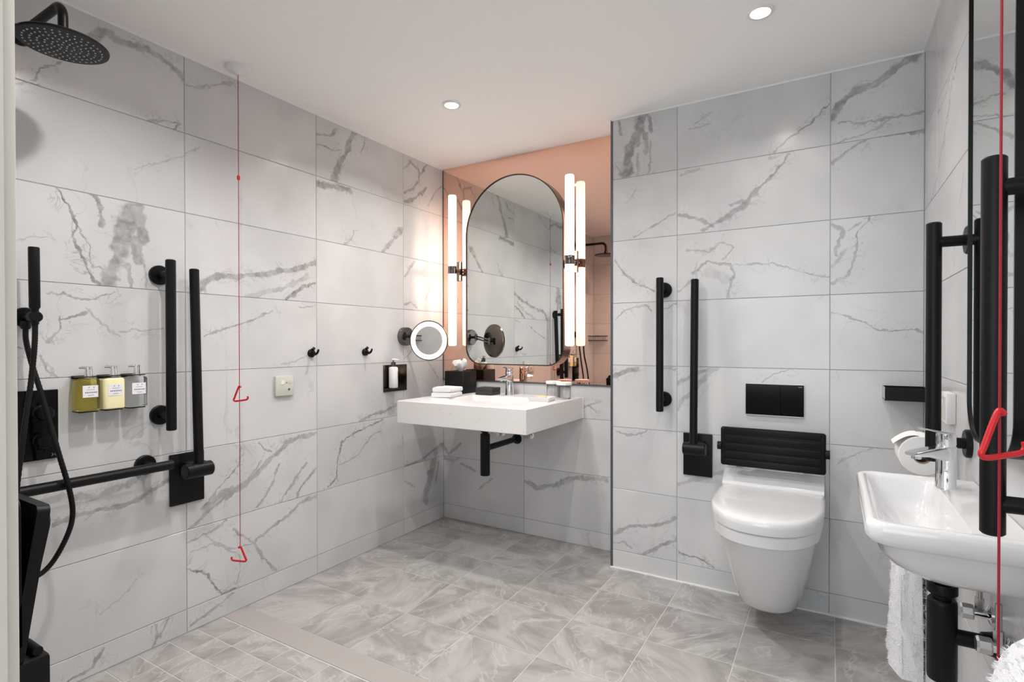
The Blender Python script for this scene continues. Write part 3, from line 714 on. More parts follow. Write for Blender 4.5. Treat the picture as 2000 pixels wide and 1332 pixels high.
def basin_tap(label, loc, rz, scale=1.0):
    """lever mixer tap, spout towards local -y"""
    t = thing('basin_tap', label, 'tap', loc, rz)
    s = scale
    MB().lathe([(0.0255 * s, 0), (0.0255 * s, 0.004 * s), (0.0235 * s, 0.008 * s), (0.0225 * s, 0.060 * s), (0.0235 * s, 0.100 * s), (0.0240 * s, 0.112 * s)], n=32).build('body', M['chrome'], t)
    rings = []
    for y, zb, zt, hw in ((0.006, 0.070, 0.112, 0.021), (-0.020, 0.076, 0.113, 0.0205), (-0.060, 0.086, 0.108, 0.019), (-0.098, 0.088, 0.102, 0.0175), (-0.108, 0.090, 0.099, 0.0165)):
        rings.append([(x * s, y * s, z * s) for x, z in rrect(-hw, hw, zb, zt, 0.007, 4)])
    sp = MB().loft(rings).build('spout', M['chrome'], t)
    MB().lathe([(0.0115 * s, 0.090 * s), (0.0115 * s, 0.081 * s), (0.009 * s, 0.081 * s), (0.009 * s, 0.085 * s)], (0, -0.088 * s, 0), n=24).build('aerator', M['chrome'], sp)
    MB().lathe([(0.0215 * s, 0.112 * s), (0.0215 * s, 0.116 * s), (0.0228 * s, 0.119 * s), (0.0220 * s, 0.146 * s), (0.017 * s, 0.151 * s), (0.0001, 0.152 * s)], n=32).build('lever_cap', M['chrome'], t)
    rings = []
    for y, z, hw, th in ((0.012, 0.148, 0.020, 0.006), (-0.02, 0.152, 0.019, 0.006), (-0.052, 0.158, 0.015, 0.005), (-0.074, 0.163, 0.012, 0.004)):
        rings.append([(x * s, y * s, zz * s) for x, zz in rrect(-hw, hw, z - th / 2, z + th / 2, 0.002, 3)])
    MB().loft(rings).build('lever', M['chrome'], t)
    return t
basin_tap('chrome lever tap on the speckled vanity beneath the arched mirror', (0.535, -0.085, VZ1), 0, 1.0)

def bottle_trap(label, loc, rz, r, h, pipe, drop, mat_='black', neck=0.0):
    """waste trap hanging from loc; pipe goes to the wall at local +y by the length pipe"""
    t = thing('bottle_trap', label, 'waste trap', loc, rz)
    MB().lathe([(r * 0.62, 0.0), (r * 0.62, -0.047 - neck)], n=28).build('inlet', M[mat_], t)
    MB().lathe([(r * 0.98, -0.010 - neck), (r * 1.02, -0.013 - neck), (r * 1.02, -0.030 - neck), (r * 0.85, -0.034 - neck)], n=32).build('collar', M[mat_], t)
    MB().lathe([(r * 0.86, -0.043 - neck), (r * 0.98, -0.047 - neck), (r, -0.054 - neck), (r, -h + 0.006), (r * 0.96, -h), (0.0001, -h)], n=36).build('cup', M[mat_], t)
    MB().cyl((0, r * 0.8, -drop), (0, pipe - 0.004, -drop), 0.016, n=24).build('outlet_pipe', M[mat_], t)
    MB().lathe([(0.030, pipe), (0.030, pipe - 0.006), (0.024, pipe - 0.012), (0.020, pipe - 0.030)], (0, 0, -drop), (0, 1, 0), n=28).build('wall_flange', M[mat_], t)
    return t
bottle_trap('black bottle trap with pipe to the wall under the speckled vanity', (0.535, -0.335, VZ0 - 0.026), 0, 0.0255, 0.262, 0.335, 0.122)

def iso_valve(label, loc, rz):
    t = thing('isolation_valve', label, 'valve', loc, rz)
    MB().lathe([(0.022, 0), (0.022, -0.004), (0.012, -0.008)], d=(0, 1, 0), n=24).build('wall_plate', M['chrome'], t)
    MB().cyl((0, -0.004, 0), (0, -0.046, 0), 0.010, n=20).build('body', M['chrome'], t)
    MB().lathe([(0.015, -0.030), (0.017, -0.033), (0.017, -0.05), (0.014, -0.054)], d=(0, 1, 0), n=8).build('knob', M['steel'], t, angle=20)
    MB().cyl((0, -0.02, 0.004), (0, -0.02, 0.034), 0.0085, n=6).build('union_nut', M['steel'], t, angle=20)
    MB().cyl((0, -0.02, 0.034), (0, -0.02, 0.085), 0.0055, n=14).build('supply_hose', M['steel'], t)
    return t
iso_valve('small chrome valve on the alcove wall left of the vanity trap pipe', (0.435, 0, 0.570), 0)
iso_valve('small chrome valve on the alcove wall right of the vanity trap pipe', (0.625, 0, 0.570), 0)

# on the vanity
def folded_towel(label, cx, cy, z, a, b, h, rz, group):
    t = thing('face_towel', label, 'towel', (cx, cy, z), rz, group)
    # one cloth folded into layers: a flat roll seen from its folded edge
    bodym = MB()
    for k in range(1):
        z0 = 0.0; z1 = h
        prof = []
        for i in range(13):
            an = -PI / 2 + PI * i / 12
            prof.append((a / 2 - h * 0.22 + h * 0.25 * math.cos(an), (z0 + z1) / 2 + (z1 - z0) / 2 * math.sin(an)))
        for i in range(13):
            an = PI / 2 + PI * i / 12
            prof.append((-a / 2 + h * 0.22 + h * 0.25 * math.cos(an), (z0 + z1) / 2 + (z1 - z0) / 2 * math.sin(an)))
        rings = []
        for j in range(9):
            f = j / 8; q = 1 - 0.10 * (abs(f - 0.5) * 2) ** 6
            zz0 = (z0 + z1) / 2
            rings.append([(x * (0.985 + 0.015 * q), -b / 2 + b * f, zz0 + (zp - zz0) * q + 0.0012 * math.sin(9 * f + 30 * x)) for x, zp in prof])
        bodym.loft(rings)
    bodym.build('folded_cloth', M['towel'], t, angle=60)
    return t
folded_towel('folded white face towel, the lower of two beside the tissue box', 0.292, -0.345, VZ1 + 0.001, 0.118, 0.13, 0.027, 8, 'folded face towels on the vanity')
folded_towel('folded white face towel, the upper of two beside the tissue box', 0.295, -0.342, VZ1 + 0.029, 0.114, 0.126, 0.026, 5, 'folded face towels on the vanity')

t = thing('tissue_box', 'black cube tissue box with white tissue pulled out on the vanity', 'tissue box', (0.213, -0.110, VZ1 + 0.0005), 0)
bx = MB()
bx.loft([[(x, y, z) for x, y in rrect(-g, g, -g, g, 0.006, 3)] for z, g in ((0, 0.066), (0.002, 0.068), (0.126, 0.068), (0.129, 0.066), (0.129, 0.035), (0.110, 0.035))], True, True).build('box', M['blackbox'], t)
ti = MB(); n = 72; rings = []
rnd = random.Random(3)
ph = [rnd.uniform(0, 6.28) for _ in range(8)]
for i, (z, r) in enumerate(((0.112, 0.012), (0.128, 0.016), (0.140, 0.026), (0.153, 0.034), (0.166, 0.036), (0.179, 0.031), (0.184, 0.020), (0.172, 0.012), (0.150, 0.006))):
    k = min(1.0, max(0.0, (i - 1) / 3))
    ring = []
    for j in range(n):
        a = 2 * PI * j / n
        cr_ = abs(math.sin(2.5 * a + ph[0] + i * 0.12)) * 0.55 + abs(math.sin(4 * a + ph[1] - i * 0.10)) * 0.35
        rr = r * (0.75 + k * (0.75 * cr_ - 0.10))
        zz = z + k * (0.022 * (cr_ - 0.45) + 0.010 * math.sin(2 * a + ph[2]))
        ring.append((rr * 1.15 * math.cos(a), rr * 0.85 * math.sin(a), zz))
    rings.append(ring)
ti.loft(rings).build('tissue', M['paper'], t, angle=28)

t = thing('amenity_box', 'low charcoal card box on the vanity between tissue box and tap', 'box', (0.415, -0.125, VZ1 + 0.0005), 0)
MB().rbox(-0.055, 0.055, -0.045, 0.045, 0, 0.022, 0.0012).build('tray', M['charcoal'], t)
MB().rbox(-0.056, 0.056, -0.046, 0.046, 0.0225, 0.040, 0.0015).build('lid', M['charcoal'], t)

t = thing('soap_dish', 'square white soap dish on the vanity in front of the glasses', 'soap dish', (0.835, -0.265, VZ1 + 0.0005), 6)
MB().loft([[(x, y, z) for x, y in rrect(-g, g, -g * .9, g * .9, 0.006, 4)] for z, g in ((0, 0.052), (0.018, 0.058), (0.020, 0.057), (0.019, 0.053), (0.009, 0.048))]).build('dish', M['ceramic'], t)
sp_ = tag(MB().lathe([(0.004, 0.0), (0.024, 0.002), (0.028, 0.008), (0.024, 0.014), (0.004, 0.016)], n=28).build('soap_bar', M['soap'], loc=(0.832, -0.262, VZ1 + 0.0105)), 'round cream soap bar lying in the white soap dish', 'soap')
def tumbler(x, y, label):
    t = thing('tumbler', label, 'glass', (x, y, VZ1 + 0.0005), 0, 'covered tumblers on the vanity')
    MB().lathe([(0.033, 0.0), (0.0345, 0.002), (0.0375, 0.084), (0.0355, 0.084), (0.0325, 0.008), (0.0001, 0.007)], n=36).build('glass', M['glass'], t)
    cov = []
    for rr, z in ((0.0395, 0.073), (0.0400, 0.085), (0.0385, 0.087), (0.0001, 0.0875)):
        cov.append([((rr + (0.0009 if k % 2 else -0.0009) * (rr > 0.03)) * math.cos(2 * PI * k / 48), (rr + (0.0009 if k % 2 else -0.0009) * (rr > 0.03)) * math.sin(2 * PI * k / 48), z) for k in range(48)])
    MB().loft(cov, False, True).build('paper_cover', M['paper'], t, angle=30)
tumbler(0.805, -0.075, 'clear tumbler with white paper cover, the one nearer the tap')
tumbler(0.892, -0.125, 'clear tumbler with white paper cover, the one nearer the vanity end')
# ------------------------------------------------------------------ rails
LW, BW, RWL = 90, 0, -90      # rotation of things hung on the left, back-facing and right walls
def flange(t, x, z, out, r=0.035, rs=0.0135, mt='black'):
    f = MB().lathe([(r, 0.0), (r, -0.009), (r - 0.003, -0.012), (rs, -0.012)], (x, 0, z), (0, 1, 0), n=36).build('flange', M[mt], t)
    MB().cyl((x, -0.011, z), (x, -out, z), rs, n=24).build('standoff', M[mt], f)
def bar_end(a, b, r):
    a = Vector(a); b = Vector(b); d = (b - a).normalized() * 0.003
    return MB().tube([a, a + d, b - d, b], [r - 0.003, r, r, r - 0.003], 32)
def grab_rail(label, loc, rz, h, out=0.08, r=0.0165, inset=0.05, group='upright black grab rails'):
    t = thing('grab_rail', label, 'grab rail', loc, rz, group)
    bar_end((0, -out, 0), (0, -out, h), r).build('rail', M['black'], t)
    for z in (inset, h - inset): flange(t, 0, z, out)
    return t
grab_rail('upright black grab rail on the left wall beside the three shower bottles', (0, -1.664, 0.787), LW, 0.606)
grab_rail('upright black grab rail on the toilet wall near the alcove corner', (1.4315, BOX_Y, 0.786), BW, 0.604)
grab_rail('upright black grab rail on the right wall beyond the washbasin mirror', (RW, -0.963, 0.795), RWL, 0.606, 0.0735)
grab_rail('upright black grab rail on the right wall nearest the doorway, before the mirror', (RW, -1.551, 0.788), RWL, 0.606, 0.0735)

# horizontal shower rail
t = thing('shower_rail', 'long horizontal black grab rail low on the left shower wall', 'grab rail', (0, -1.66, 0.665), LW)
bar_end((0, -0.08, 0), (-0.70, -0.08, 0), 0.0165).build('rail', M['black'], t)
for x in (-0.055, -0.645): flange(t, x, 0, 0.08)

def fold_rail(label, loc, rz, tx, top, hub0, hub1):
    """drop-down rail folded up against the wall: plate, hinge hub, upright tube"""
    t = thing('folding_rail', label, 'grab rail', loc, rz, 'fold-up black support rails')
    MB().rbox(-0.0625, 0.0625, -0.010, 0, 0, 0.19, 0.002).build('wall_plate', M['black'], t)
    MB().rbox(-0.030, 0.036, -0.075, -0.010, 0.110, 0.162, 0.004).build('bracket', M['black'], t)
    h = MB().tube([(hub0, -0.085, 0.135), (hub0 + 0.003, -0.085, 0.135), (hub1 - 0.003, -0.085, 0.135), (hub1, -0.085, 0.135)], [0.024, 0.027, 0.027, 0.024], 32).build('hinge_hub', M['black'], t)
    MB().cyl((hub0 + 0.024, -0.085, 0.135), (hub0 + 0.026, -0.085, 0.135), 0.0276, n=32).build('groove_ring', M['blackplastic'], h)
    bar_end((tx, -0.085, 0.15), (tx, -0.060, top), 0.0165).build('rail', M['black'], t)
    return t
fold_rail('folded-up black support rail on square plate on the left wall by the shower', (0, -1.571, 0.494), LW, 0.0, 0.878, -0.052, 0.046)
fold_rail('folded-up black support rail on square plate on the wall beside the toilet', (1.582, BOX_Y, 0.498), BW, -0.002, 0.878, -0.045, 0.050)

# ------------------------------------------------------------------ shower fittings
t = thing('overhead_shower', 'round black overhead shower rose on bent arm from the left wall', 'shower head', (0, -2.05, 2.02), LW)
arm = [(0, 0, 0), (0, -0.255, 0)] + [(0, -0.262 - 0.04 * math.sin(a), -0.04 * (1 - math.cos(a))) for a in [PI / 2 * k / 8 for k in range(9)]] + [(0, -0.302, -0.080)]
MB().tube(arm, 0.0115, 18).build('arm', M['black'], t)
MB().lathe([(0.030, 0), (0.030, -0.008), (0.027, -0.010)], d=(0, 1, 0), n=32).build('wall_flange', M['black'], t)
MB().lathe([(0.014, -0.074), (0.017, -0.082), (0.017, -0.100), (0.020, -0.104)], (0, -0.302, 0), n=24).build('swivel_nut', M['black'], t)
hd = MB().lathe([(0.018, -0.103), (0.060, -0.105), (0.099, -0.108), (0.102, -0.111), (0.1005, -0.116), (0.096, -0.1165), (0.0001, -0.1165)], (0, -0.302, 0), n=56).build('rose', M['black'], t)
noz = MB()
for rr, k in ((0.010, 5), (0.024, 11), (0.039, 17), (0.054, 23), (0.069, 29), (0.084, 34)):
    for j in range(k):
        a = 2 * PI * j / k + rr * 40
        noz.lathe([(0.0024, -0.1160), (0.0024, -0.1180), (0.0012, -0.1190)], (rr * math.cos(a), -0.302 + rr * math.sin(a), 0), n=6, cap=(False, True))
tag(noz.build('nozzles', M['steel'], hd), kind='stuff')

t = thing('hand_shower', 'black stick hand shower in round wall bracket beside the doorway jamb', 'hand shower', (0, -2.043, 1.175), LW)
MB().lathe([(0.030, 0.0), (0.030, -0.010), (0.027, -0.014), (0.013, -0.014)], d=(0, 1, 0), n=32).build('wall_bracket', M['black'], t)
MB().lathe([(0.0125, -0.010), (0.0125, -0.050), (0.0165, -0.058), (0.0165, -0.088), (0.0145, -0.091), (0.0001, -0.091)], d=(0, 1, 0), n=28).build('holder', M['black'], t)
MB().tube([(0.001, -0.077, -0.022), (0.001, -0.077, 0.010), (0.0, -0.078, 0.022), (0.0, -0.078, 0.028), (-0.003, -0.084, 0.200), (-0.003, -0.084, 0.204)], [0.0095, 0.0095, 0.0095, 0.0135, 0.0135, 0.0125], 24).build('handset', M['black'], t)
MB().lathe([(0.0125, -0.012), (0.0125, -0.032), (0.009, -0.036)], (-0.006, -0.030, 0), n=20).build('outlet', M['black'], t)
# ribbed hose: outlet -> low loop -> handset
hp = spline([(-0.006, -0.030, -0.030), (-0.006, -0.032, -0.07), (0.003, -0.045, -0.14), (0.024, -0.07, -0.26), (0.045, -0.100, -0.40), (0.068, -0.112, -0.52), (0.076, -0.112, -0.60),
             (0.060, -0.112, -0.665), (0.022, -0.108, -0.735), (-0.020, -0.108, -0.755), (-0.052, -0.112, -0.70), (-0.060, -0.116, -0.62), (-0.056, -0.116, -0.50), (-0.036, -0.105, -0.34), (-0.013, -0.085, -0.20), (-0.002, -0.080, -0.09), (0.001, -0.077, -0.022)], 22)
MB().tube(hp, [0.0076 if k % 2 else 0.0068 for k in range(len(hp))], 12).build('hose', M['blackplastic'], t, angle=80)

t = thing('shower_valve', 'square black shower valve plate with two round knobs on the left wall', 'shower valve', (0, -2.030, 0.738), LW)
MB().rbox(-0.072, 0.066, -0.010, 0, 0, 0.215, 0.003).build('face_plate', M['blackgloss'], t)
for z in (0.145, 0.060):
    k = MB().lathe([(0.024, -0.010), (0.024, -0.013), (0.021, -0.016), (0.021, -0.042), (0.019, -0.045), (0.0001, -0.045)], (0.024, 0, z), (0, 1, 0), n=32).build('knob', M['black'], t)
    MB().cyl((0.024, -0.030, z + (0.018 if z > 0.1 else -0.018)), (0.024, -0.030, z + (0.036 if z > 0.1 else -0.036)), 0.003, n=10).build('lever_pin', M['black'], k)
mk = MB()
for s_ in (-1, 1):
    mk.tube([(0.053 + s_ * 0.005, -0.0102, 0.017), (0.053 + s_ * 0.0015, -0.0102, 0.013), (0.053 + s_ * 0.005, -0.0102, 0.009)], 0.0008, 6)
mk.build('maker_mark', M['greymark'], t)

def shower_bottle(y, mt, label):
    t = thing('soap_bottle', label, 'bottle', (0, y, 0.880), LW, 'pump bottles on the shower wall')
    sh = lambda g, z: [(x, yy, z) for x, yy in rrect(-0.032 + g, 0.032 - g, -0.062 + g, -0.012 - g, 0.012, 5)]
    bo = MB().loft([sh(0.003, 0.0), sh(0, 0.003), sh(0, 0.096), sh(0.003, 0.101), sh(0.012, 0.105)]).build('bottle', M[mt], t)
    MB().rbox(-0.020, 0.022, -0.0628, -0.0620, 0.044, 0.082, 0.0002, 1).build('label', M['label'], bo)
    ink = MB()
    for x in (-0.003, 0.010): ink.lathe([(0.0016, 0), (0.0016, -0.0003)], (x, -0.0628, 0.076), (0, 1, 0), n=8)
    for x in [-0.012 + 0.0048 * k for k in range(7)]: ink.box(x - 0.0014, x + 0.0014, -0.0631, -0.0627, 0.058, 0.0615)
    ink.box(-0.009, 0.012, -0.0631, -0.0627, 0.068, 0.0690).box(-0.006, 0.010, -0.0631, -0.0627, 0.0500, 0.0512)
    ink.build('lettering', M['ink'], bo)
    MB().lathe([(0.0125, 0.105), (0.0125, 0.111), (0.0105, 0.112), (0.0105, 0.140), (0.009, 0.1425), (0.0001, 0.1425)], (0.006, -0.037, 0), n=24).build('pump_collar', M['chrome'], t)
    MB().tube([(0.006, -0.037, 0.138), (-0.012, -0.032, 0.140), (-0.018, -0.030, 0.138)], [0.0045, 0.004, 0.003], 12).build('pump_spout', M['chrome'], t)
    br = MB().rbox(-0.030, 0.022, -0.060, -0.010, 0.1075, 0.110, 0.0006, 1).rbox(-0.028, 0.020, -0.010, 0, 0.102, 0.112, 0.001, 1)
    br.build('wall_holder', M['black'], t)
    MB().rbox(-0.026, 0.026, -0.054, 0.0, -0.0045, -0.0015, 0.001, 1).build('bottom_holder', M['black'], t)
shower_bottle(-1.9005, 'amber', 'pump bottle of yellow-green clear gel, leftmost of the three shower bottles')
shower_bottle(-1.8305, 'cream', 'pump bottle of pale yellow lotion, middle of the three shower bottles')
shower_bottle(-1.7605, 'clear', 'pump bottle of clear liquid, rightmost of the three shower bottles')

# folding seat on the front wall, folded up
t = thing('folding_shower_chair', 'black folding shower seat tipped up beside the doorway jamb', 'shower seat', (0.47, FRONT, 0.0), 0)
def slab_tilt(x0, x1, y0, z0, y1, z1, th, r, n=6):
    """rounded panel from its lower edge (y0,z0) to its upper edge (y1,z1), thickness th towards -y"""
    d = Vector((0, y1 - y0, z1 - z0)); L_ = d.length; d.normalize(); nn = Vector((0, -d.z, d.y))
    a = [Vector((x, y0, z0)) + d * h for x, h in rrect(x0, x1, 0, L_, r, n)]
    return MB().loft([a, [p + nn * th for p in a]])
slab_tilt(-0.23, 0.23, 0.236, 0.447, 0.283, 0.760, 0.022, 0.016).build('seat_panel', M['blackplastic'], t)
slab_tilt(-0.19, 0.19, 0.245, 0.52, 0.287, 0.735, -0.012, 0.03).build('seat_pad', M['blackplastic'], t)
slab_tilt(-0.23, 0.23, 0.234, 0.462, 0.234, 0.785, 0.045, 0.025).build('backrest', M['blackplastic'], t)
MB().rbox(-0.23, 0.23, 0.17, 0.281, 0.235, 0.452, 0.008).build('hinge_box', M['blackplastic'], t)
for x in (-0.16, 0.16): MB().rbox(x - 0.03, x + 0.03, 0.0005, 0.19, 0.30, 0.70, 0.004).build('wall_mount', M['blackplastic'], t)
for x in (-0.19, 0.19): MB().cyl((x - 0.03, 0.262, 0.462), (x + 0.03, 0.262, 0.462), 0.009, n=18).build('hinge', M['blackplastic'], t)

# corner basket, seen in the tinted mirror
t = thing('corner_basket', 'black wire basket in the corner beyond the shower head', 'basket', (0.0, FRONT, 1.12), 0)
rim = [(0.002, 0.002), (0.15, 0.002), (0.13, 0.06), (0.06, 0.13), (0.002, 0.15), (0.002, 0.002)]
MB().tube([(x, y, 0.0) for x, y in rim], 0.003, 8).tube([(x, y, 0.045) for x, y in rim], 0.003, 8).build('rim', M['black'], t)
wr = MB()
for k in range(12):
    f = k / 11; x = 0.01 + 0.13 * f; y = 0.145 - 0.11 * f
    wr.cyl((x, 0.004, 0), (x, y, 0), 0.0018, n=6); wr.cyl((x, y, 0), (x, y, 0.045), 0.0018, n=6)
wr.build('wires', M['black'], t)

# ------------------------------------------------------------------ alarm cords
def triangle_handle(t, z, ang, s=1.0, hook=True):
    c, d = math.cos(ang), math.sin(ang)
    P = lambda u, zz: (u * c * s, u * d * s, z + zz * s)
    pts = spline([P(0.006, -0.003), P(0.0, 0.002), P(-0.006, -0.008), P(-0.019, -0.042), P(-0.023, -0.052), P(-0.016, -0.057), P(0.010, -0.054), P(0.028, -0.051), P(0.033, -0.045), P(0.032, -0.038)], 5)
    MB().tube(pts, 0.0037 * s, 10).build('handle', M['red'], t)
def alarm_cord(label, x, y, bot, handles, knob, r=0.0014, ground=None):
    t = thing('emergency_pull', label, 'pull cord', (x, y, bot), 0, 'red emergency pull cords')
    MB().lathe([(0.046, RH - bot), (0.046, RH - bot - 0.006), (0.041, RH - bot - 0.013), (0.024, RH - bot - 0.016), (0.014, RH - bot - 0.026), (0.006, RH - bot - 0.030)], n=40).build('ceiling_rose', M['plastic'], t)
    MB().tube([(0.0, 0, RH - bot - 0.028), (0.0, 0, (RH - bot) / 2), (0, 0, 0)], r, 8).build('cord', M['redcord'], t)
    if knob: MB().lathe([(0.002, -0.010), (0.0055, -0.007), (0.006, 0), (0.0055, 0.007), (0.002, 0.010)], (0, 0, knob - bot), n=16).build('knob', M['red'], t)
    for z, a, s in handles: triangle_handle(t, z - bot, a, s)
alarm_cord('thin red emergency cord hanging from the ceiling beside the left wall', 0.088, -1.413, 0.285, ((0.925, math.radians(30), 1.0), (0.290, math.radians(215), 1.0)), 1.748)
alarm_cord('red emergency cord hanging in front of the near grab rail on the right', 2.298, -1.70, 0.60, ((1.000, math.radians(32), 1.12),), None, 0.0017)

# ------------------------------------------------------------------ left wall fittings by the vanity
def hook(y, label):
    t = thing('robe_hook', label, 'hook', (0, y, 1.049), LW, 'black robe hooks')
    MB().lathe([(0.019, 0), (0.019, -0.010), (0.016, -0.014), (0.009, -0.016)], d=(0, 1, 0), n=28).build('base', M['black'], t)
    MB().tube(spline([(0, -0.012, 0.0), (0.0, -0.030, -0.004), (0.0, -0.046, 0.003), (0.0, -0.054, 0.018)], 6), [0.0065] * 9 + [0.006 - 0.0002 * k for k in range(10)], 14).build('hook', M['black'], t)
    MB().lathe([(0.007, -0.012), (0.006, -0.022), (0.008, -0.026), (0.0001, -0.028)], (0, 0, 0.010), (0, 1, -0.6), n=16).build('peg', M['black'], t)
hook(-1.003, 'small black robe hook on the left wall, the one nearer the red cord')
hook(-0.665, 'small black robe hook on the left wall, the one nearer the lit round mirror')

t = thing('alarm_reset_switch', 'square pale grey alarm reset panel on the left wall below the hooks', 'wall switch', (0, -1.152, 0.907), LW)
MB().rbox(-0.046, 0.046, -0.014, 0, -0.044, 0.044, 0.003).build('plate', M['panelplate'], t)
MB().rbox(-0.020, -0.004, -0.0158, -0.014, 0.006, 0.024, 0.001, 1).build('button', M['plastic'], t)
MB().rbox(0.018, 0.032, -0.0152, -0.014, 0.008, 0.022, 0.001, 1).build('indicator', M['panelplate'], t)
MB().cyl((0.008, -0.014, 0.014), (0.008, -0.0155, 0.014), 0.003, n=12).build('indicator_lamp', M['greymark'], t)
MB().cyl((0.020, -0.014, -0.016), (0.020, -0.016, -0.016), 0.0048, n=16).build('reset_key', M['ink'], t)

t = thing('soap_dispenser', 'white pump soap bottle on bronze wall plate beside the vanity', 'soap dispenser', (0, -0.445, 0.828), LW)
MB().rbox(-0.086, 0.100, -0.005, 0, 0.0, 0.148, 0.002).build('back_plate', M['bronze'], t)
MB().rbox(-0.072, -0.018, -0.062, -0.005, 0.020, 0.0235, 0.001, 1).build('shelf', M['bronze'], t)
bo = MB().lathe([(0.022, 0.024), (0.0245, 0.027), (0.0245, 0.130), (0.022, 0.136), (0.013, 0.139)], (-0.045, -0.037, 0), n=32).build('bottle', M['plastic'], t)
ink = MB()
for k in range(5): ink.box(-0.0385, -0.0355, -0.0620, -0.0600, 0.075 + 0.008 * k, 0.080 + 0.008 * k)
ink.build('lettering', M['greymark'], bo)
MB().lathe([(0.013, 0.138), (0.013, 0.162), (0.010, 0.165), (0.004, 0.166), (0.004, 0.174)], (-0.045, -0.037, 0), n=24).build('pump_collar', M['gunmetal'], t)
MB().tube([(-0.045, -0.030, 0.177), (-0.043, -0.045, 0.178), (-0.036, -0.068, 0.175)], [0.007, 0.0065, 0.004], 14).build('pump_spout', M['plastic'], t)

# magnifying mirror
t = thing('magnifying_mirror', 'round lit magnifying mirror on a swing arm from the left wall', 'mirror', (0, -0.366, 1.134), LW)
MB().lathe([(0.052, 0), (0.052, -0.030), (0.049, -0.034), (0.020, -0.034)], d=(0, 1, 0), n=40).build('wall_base', M['gunmetal'], t)
R0 = Matrix.Rotation(math.radians(-90), 3, 'Z')
cw = Vector((0.194, -0.377, 1.110)) - Vector((0, -0.366, 1.134))
cl = R0 @ cw
nw = Vector((0.342, -0.940, 0.0)).normalized()
nl = R0 @ nw
side = Vector((0, 0, 1)).cross(nl).normalized()
bk = cl - nl * 0.016
j1 = Vector((0.0, -0.060, 0.0))
MB().cyl((0, -0.030, 0), j1, 0.009, n=18).cyl(j1 + Vector((0, 0, -0.022)), j1 + Vector((0, 0, 0.022)), 0.008, n=18).build('wall_pivot', M['gunmetal'], t)
j2 = bk - nl * 0.022
MB().cyl(j1 + Vector((0, 0, 0.008)), j2 + Vector((0, 0, 0.006)), 0.0055, n=14).cyl(j1 + Vector((0, 0, -0.008)), j2 + Vector((0, 0, -0.010)), 0.0055, n=14).build('arm', M['gunmetal'], t)
MB().cyl(j2 + Vector((0, 0, -0.025)), j2 + Vector((0, 0, 0.020)), 0.009, n=18).cyl(j2, bk, 0.008, n=16).build('head_pivot', M['gunmetal'], t)
hd = MB().lathe([(0.030, -0.016), (0.085, -0.014), (0.1085, -0.006), (0.110, 0.004), (0.1085, 0.006), (0.104, 0.006), (0.104, 0.003)], cl, nl, n=64).build('shell', M['gunmetal'], t)
MB().lathe([(0.104, 0.0045), (0.0785, 0.0045), (0.0785, 0.0035)], cl, nl, n=64, cap=(False, False)).build('light_ring', M['ledring'], t)
MB().lathe([(0.0785, 0.0040), (0.0001, 0.0040)], cl, nl, n=64, cap=(False, True)).build('mirror_glass', M['mirror'], t)
# ------------------------------------------------------------------ toilet
TX = 1.888
def dsec(w, L_, z, back=0.0, n=22, e=2.35):
    """D-shaped level section: flat at the wall, straight sides, rounded front; out = -y"""
    s0 = L_ * 0.45
    pts = [(w, -back), (w, -back - (s0 - back) * 0.5)]
    for k in range(n + 1):
        a = PI * k / n
        c, s = math.cos(a), math.sin(a)
        pts.append((w * math.copysign(abs(c) ** (2 / e), c), -s0 - (L_ - s0) * abs(s) ** (2 / e)))
    pts += [(-w, -back - (s0 - back) * 0.5), (-w, -back)]
    return [(x, y, z) for x, y in pts]
t = thing('toilet', 'white wall-hung toilet with closed lid below the black flush plate', 'toilet', (TX, BOX_Y, 0.0), 0)
MB().loft([dsec(0.085, 0.27, 0.086), dsec(0.103, 0.305, 0.092), dsec(0.112, 0.325, 0.106), dsec(0.124, 0.365, 0.16), dsec(0.141, 0.415, 0.24), dsec(0.157, 0.465, 0.32), dsec(0.168, 0.500, 0.385), dsec(0.172, 0.512, 0.402),
           dsec(0.182, 0.535, 0.405), dsec(0.185, 0.540, 0.410), dsec(0.187, 0.544, 0.446), dsec(0.184, 0.541, 0.450)]).build('bowl', M['ceramic'], t, angle=30)
MB().loft([dsec(0.183, 0.540, 0.4515, 0.105), dsec(0.189, 0.549, 0.454, 0.100), dsec(0.191, 0.553, 0.478, 0.099), dsec(0.190, 0.551, 0.494, 0.099), dsec(0.186, 0.545, 0.501, 0.102), dsec(0.176, 0.533, 0.505, 0.108), dsec(0.14, 0.47, 0.508, 0.13)]).build('lid', M['ceramic'], t, angle=40)
MB().loft([[(x, -0.0005, 0.44), (x, -0.0005, 0.560), (x, -0.030, 0.560), (x, -0.036, 0.557), (x, -0.094, 0.508), (x, -0.097, 0.503), (x, -0.097, 0.449)] for x in (-0.187, -0.184, 0.184, 0.187)]).build('rear_ledge', M['ceramic'], t, angle=30)

t = thing('back_support', 'black ribbed back support pad mounted above the toilet lid', 'backrest', (1.888, BOX_Y, 0.663), 0)
MB().rbox(-0.193, 0.193, -0.105, -0.082, -0.082, 0.080, 0.010, 3).build('pad', M['blackplastic'], t)
for k in range(5):
    z = -0.064 + 0.0325 * k
    MB().rbox(-0.178, 0.178, -0.1085, -0.1045, z - 0.0135, z + 0.0135, 0.003, 2).build('rib', M['blackplastic'], t)
for s_ in (-1, 1):
    MB().cyl((s_ * 0.190, -0.092, -0.002), (s_ * 0.206, -0.092, -0.002), 0.017, n=24).build('side_knob', M['blackplastic'], t)
    MB().cyl((s_ * 0.12, 0, -0.002), (s_ * 0.12, -0.086, -0.002), 0.014, n=20).build('support_arm', M['black'], t)

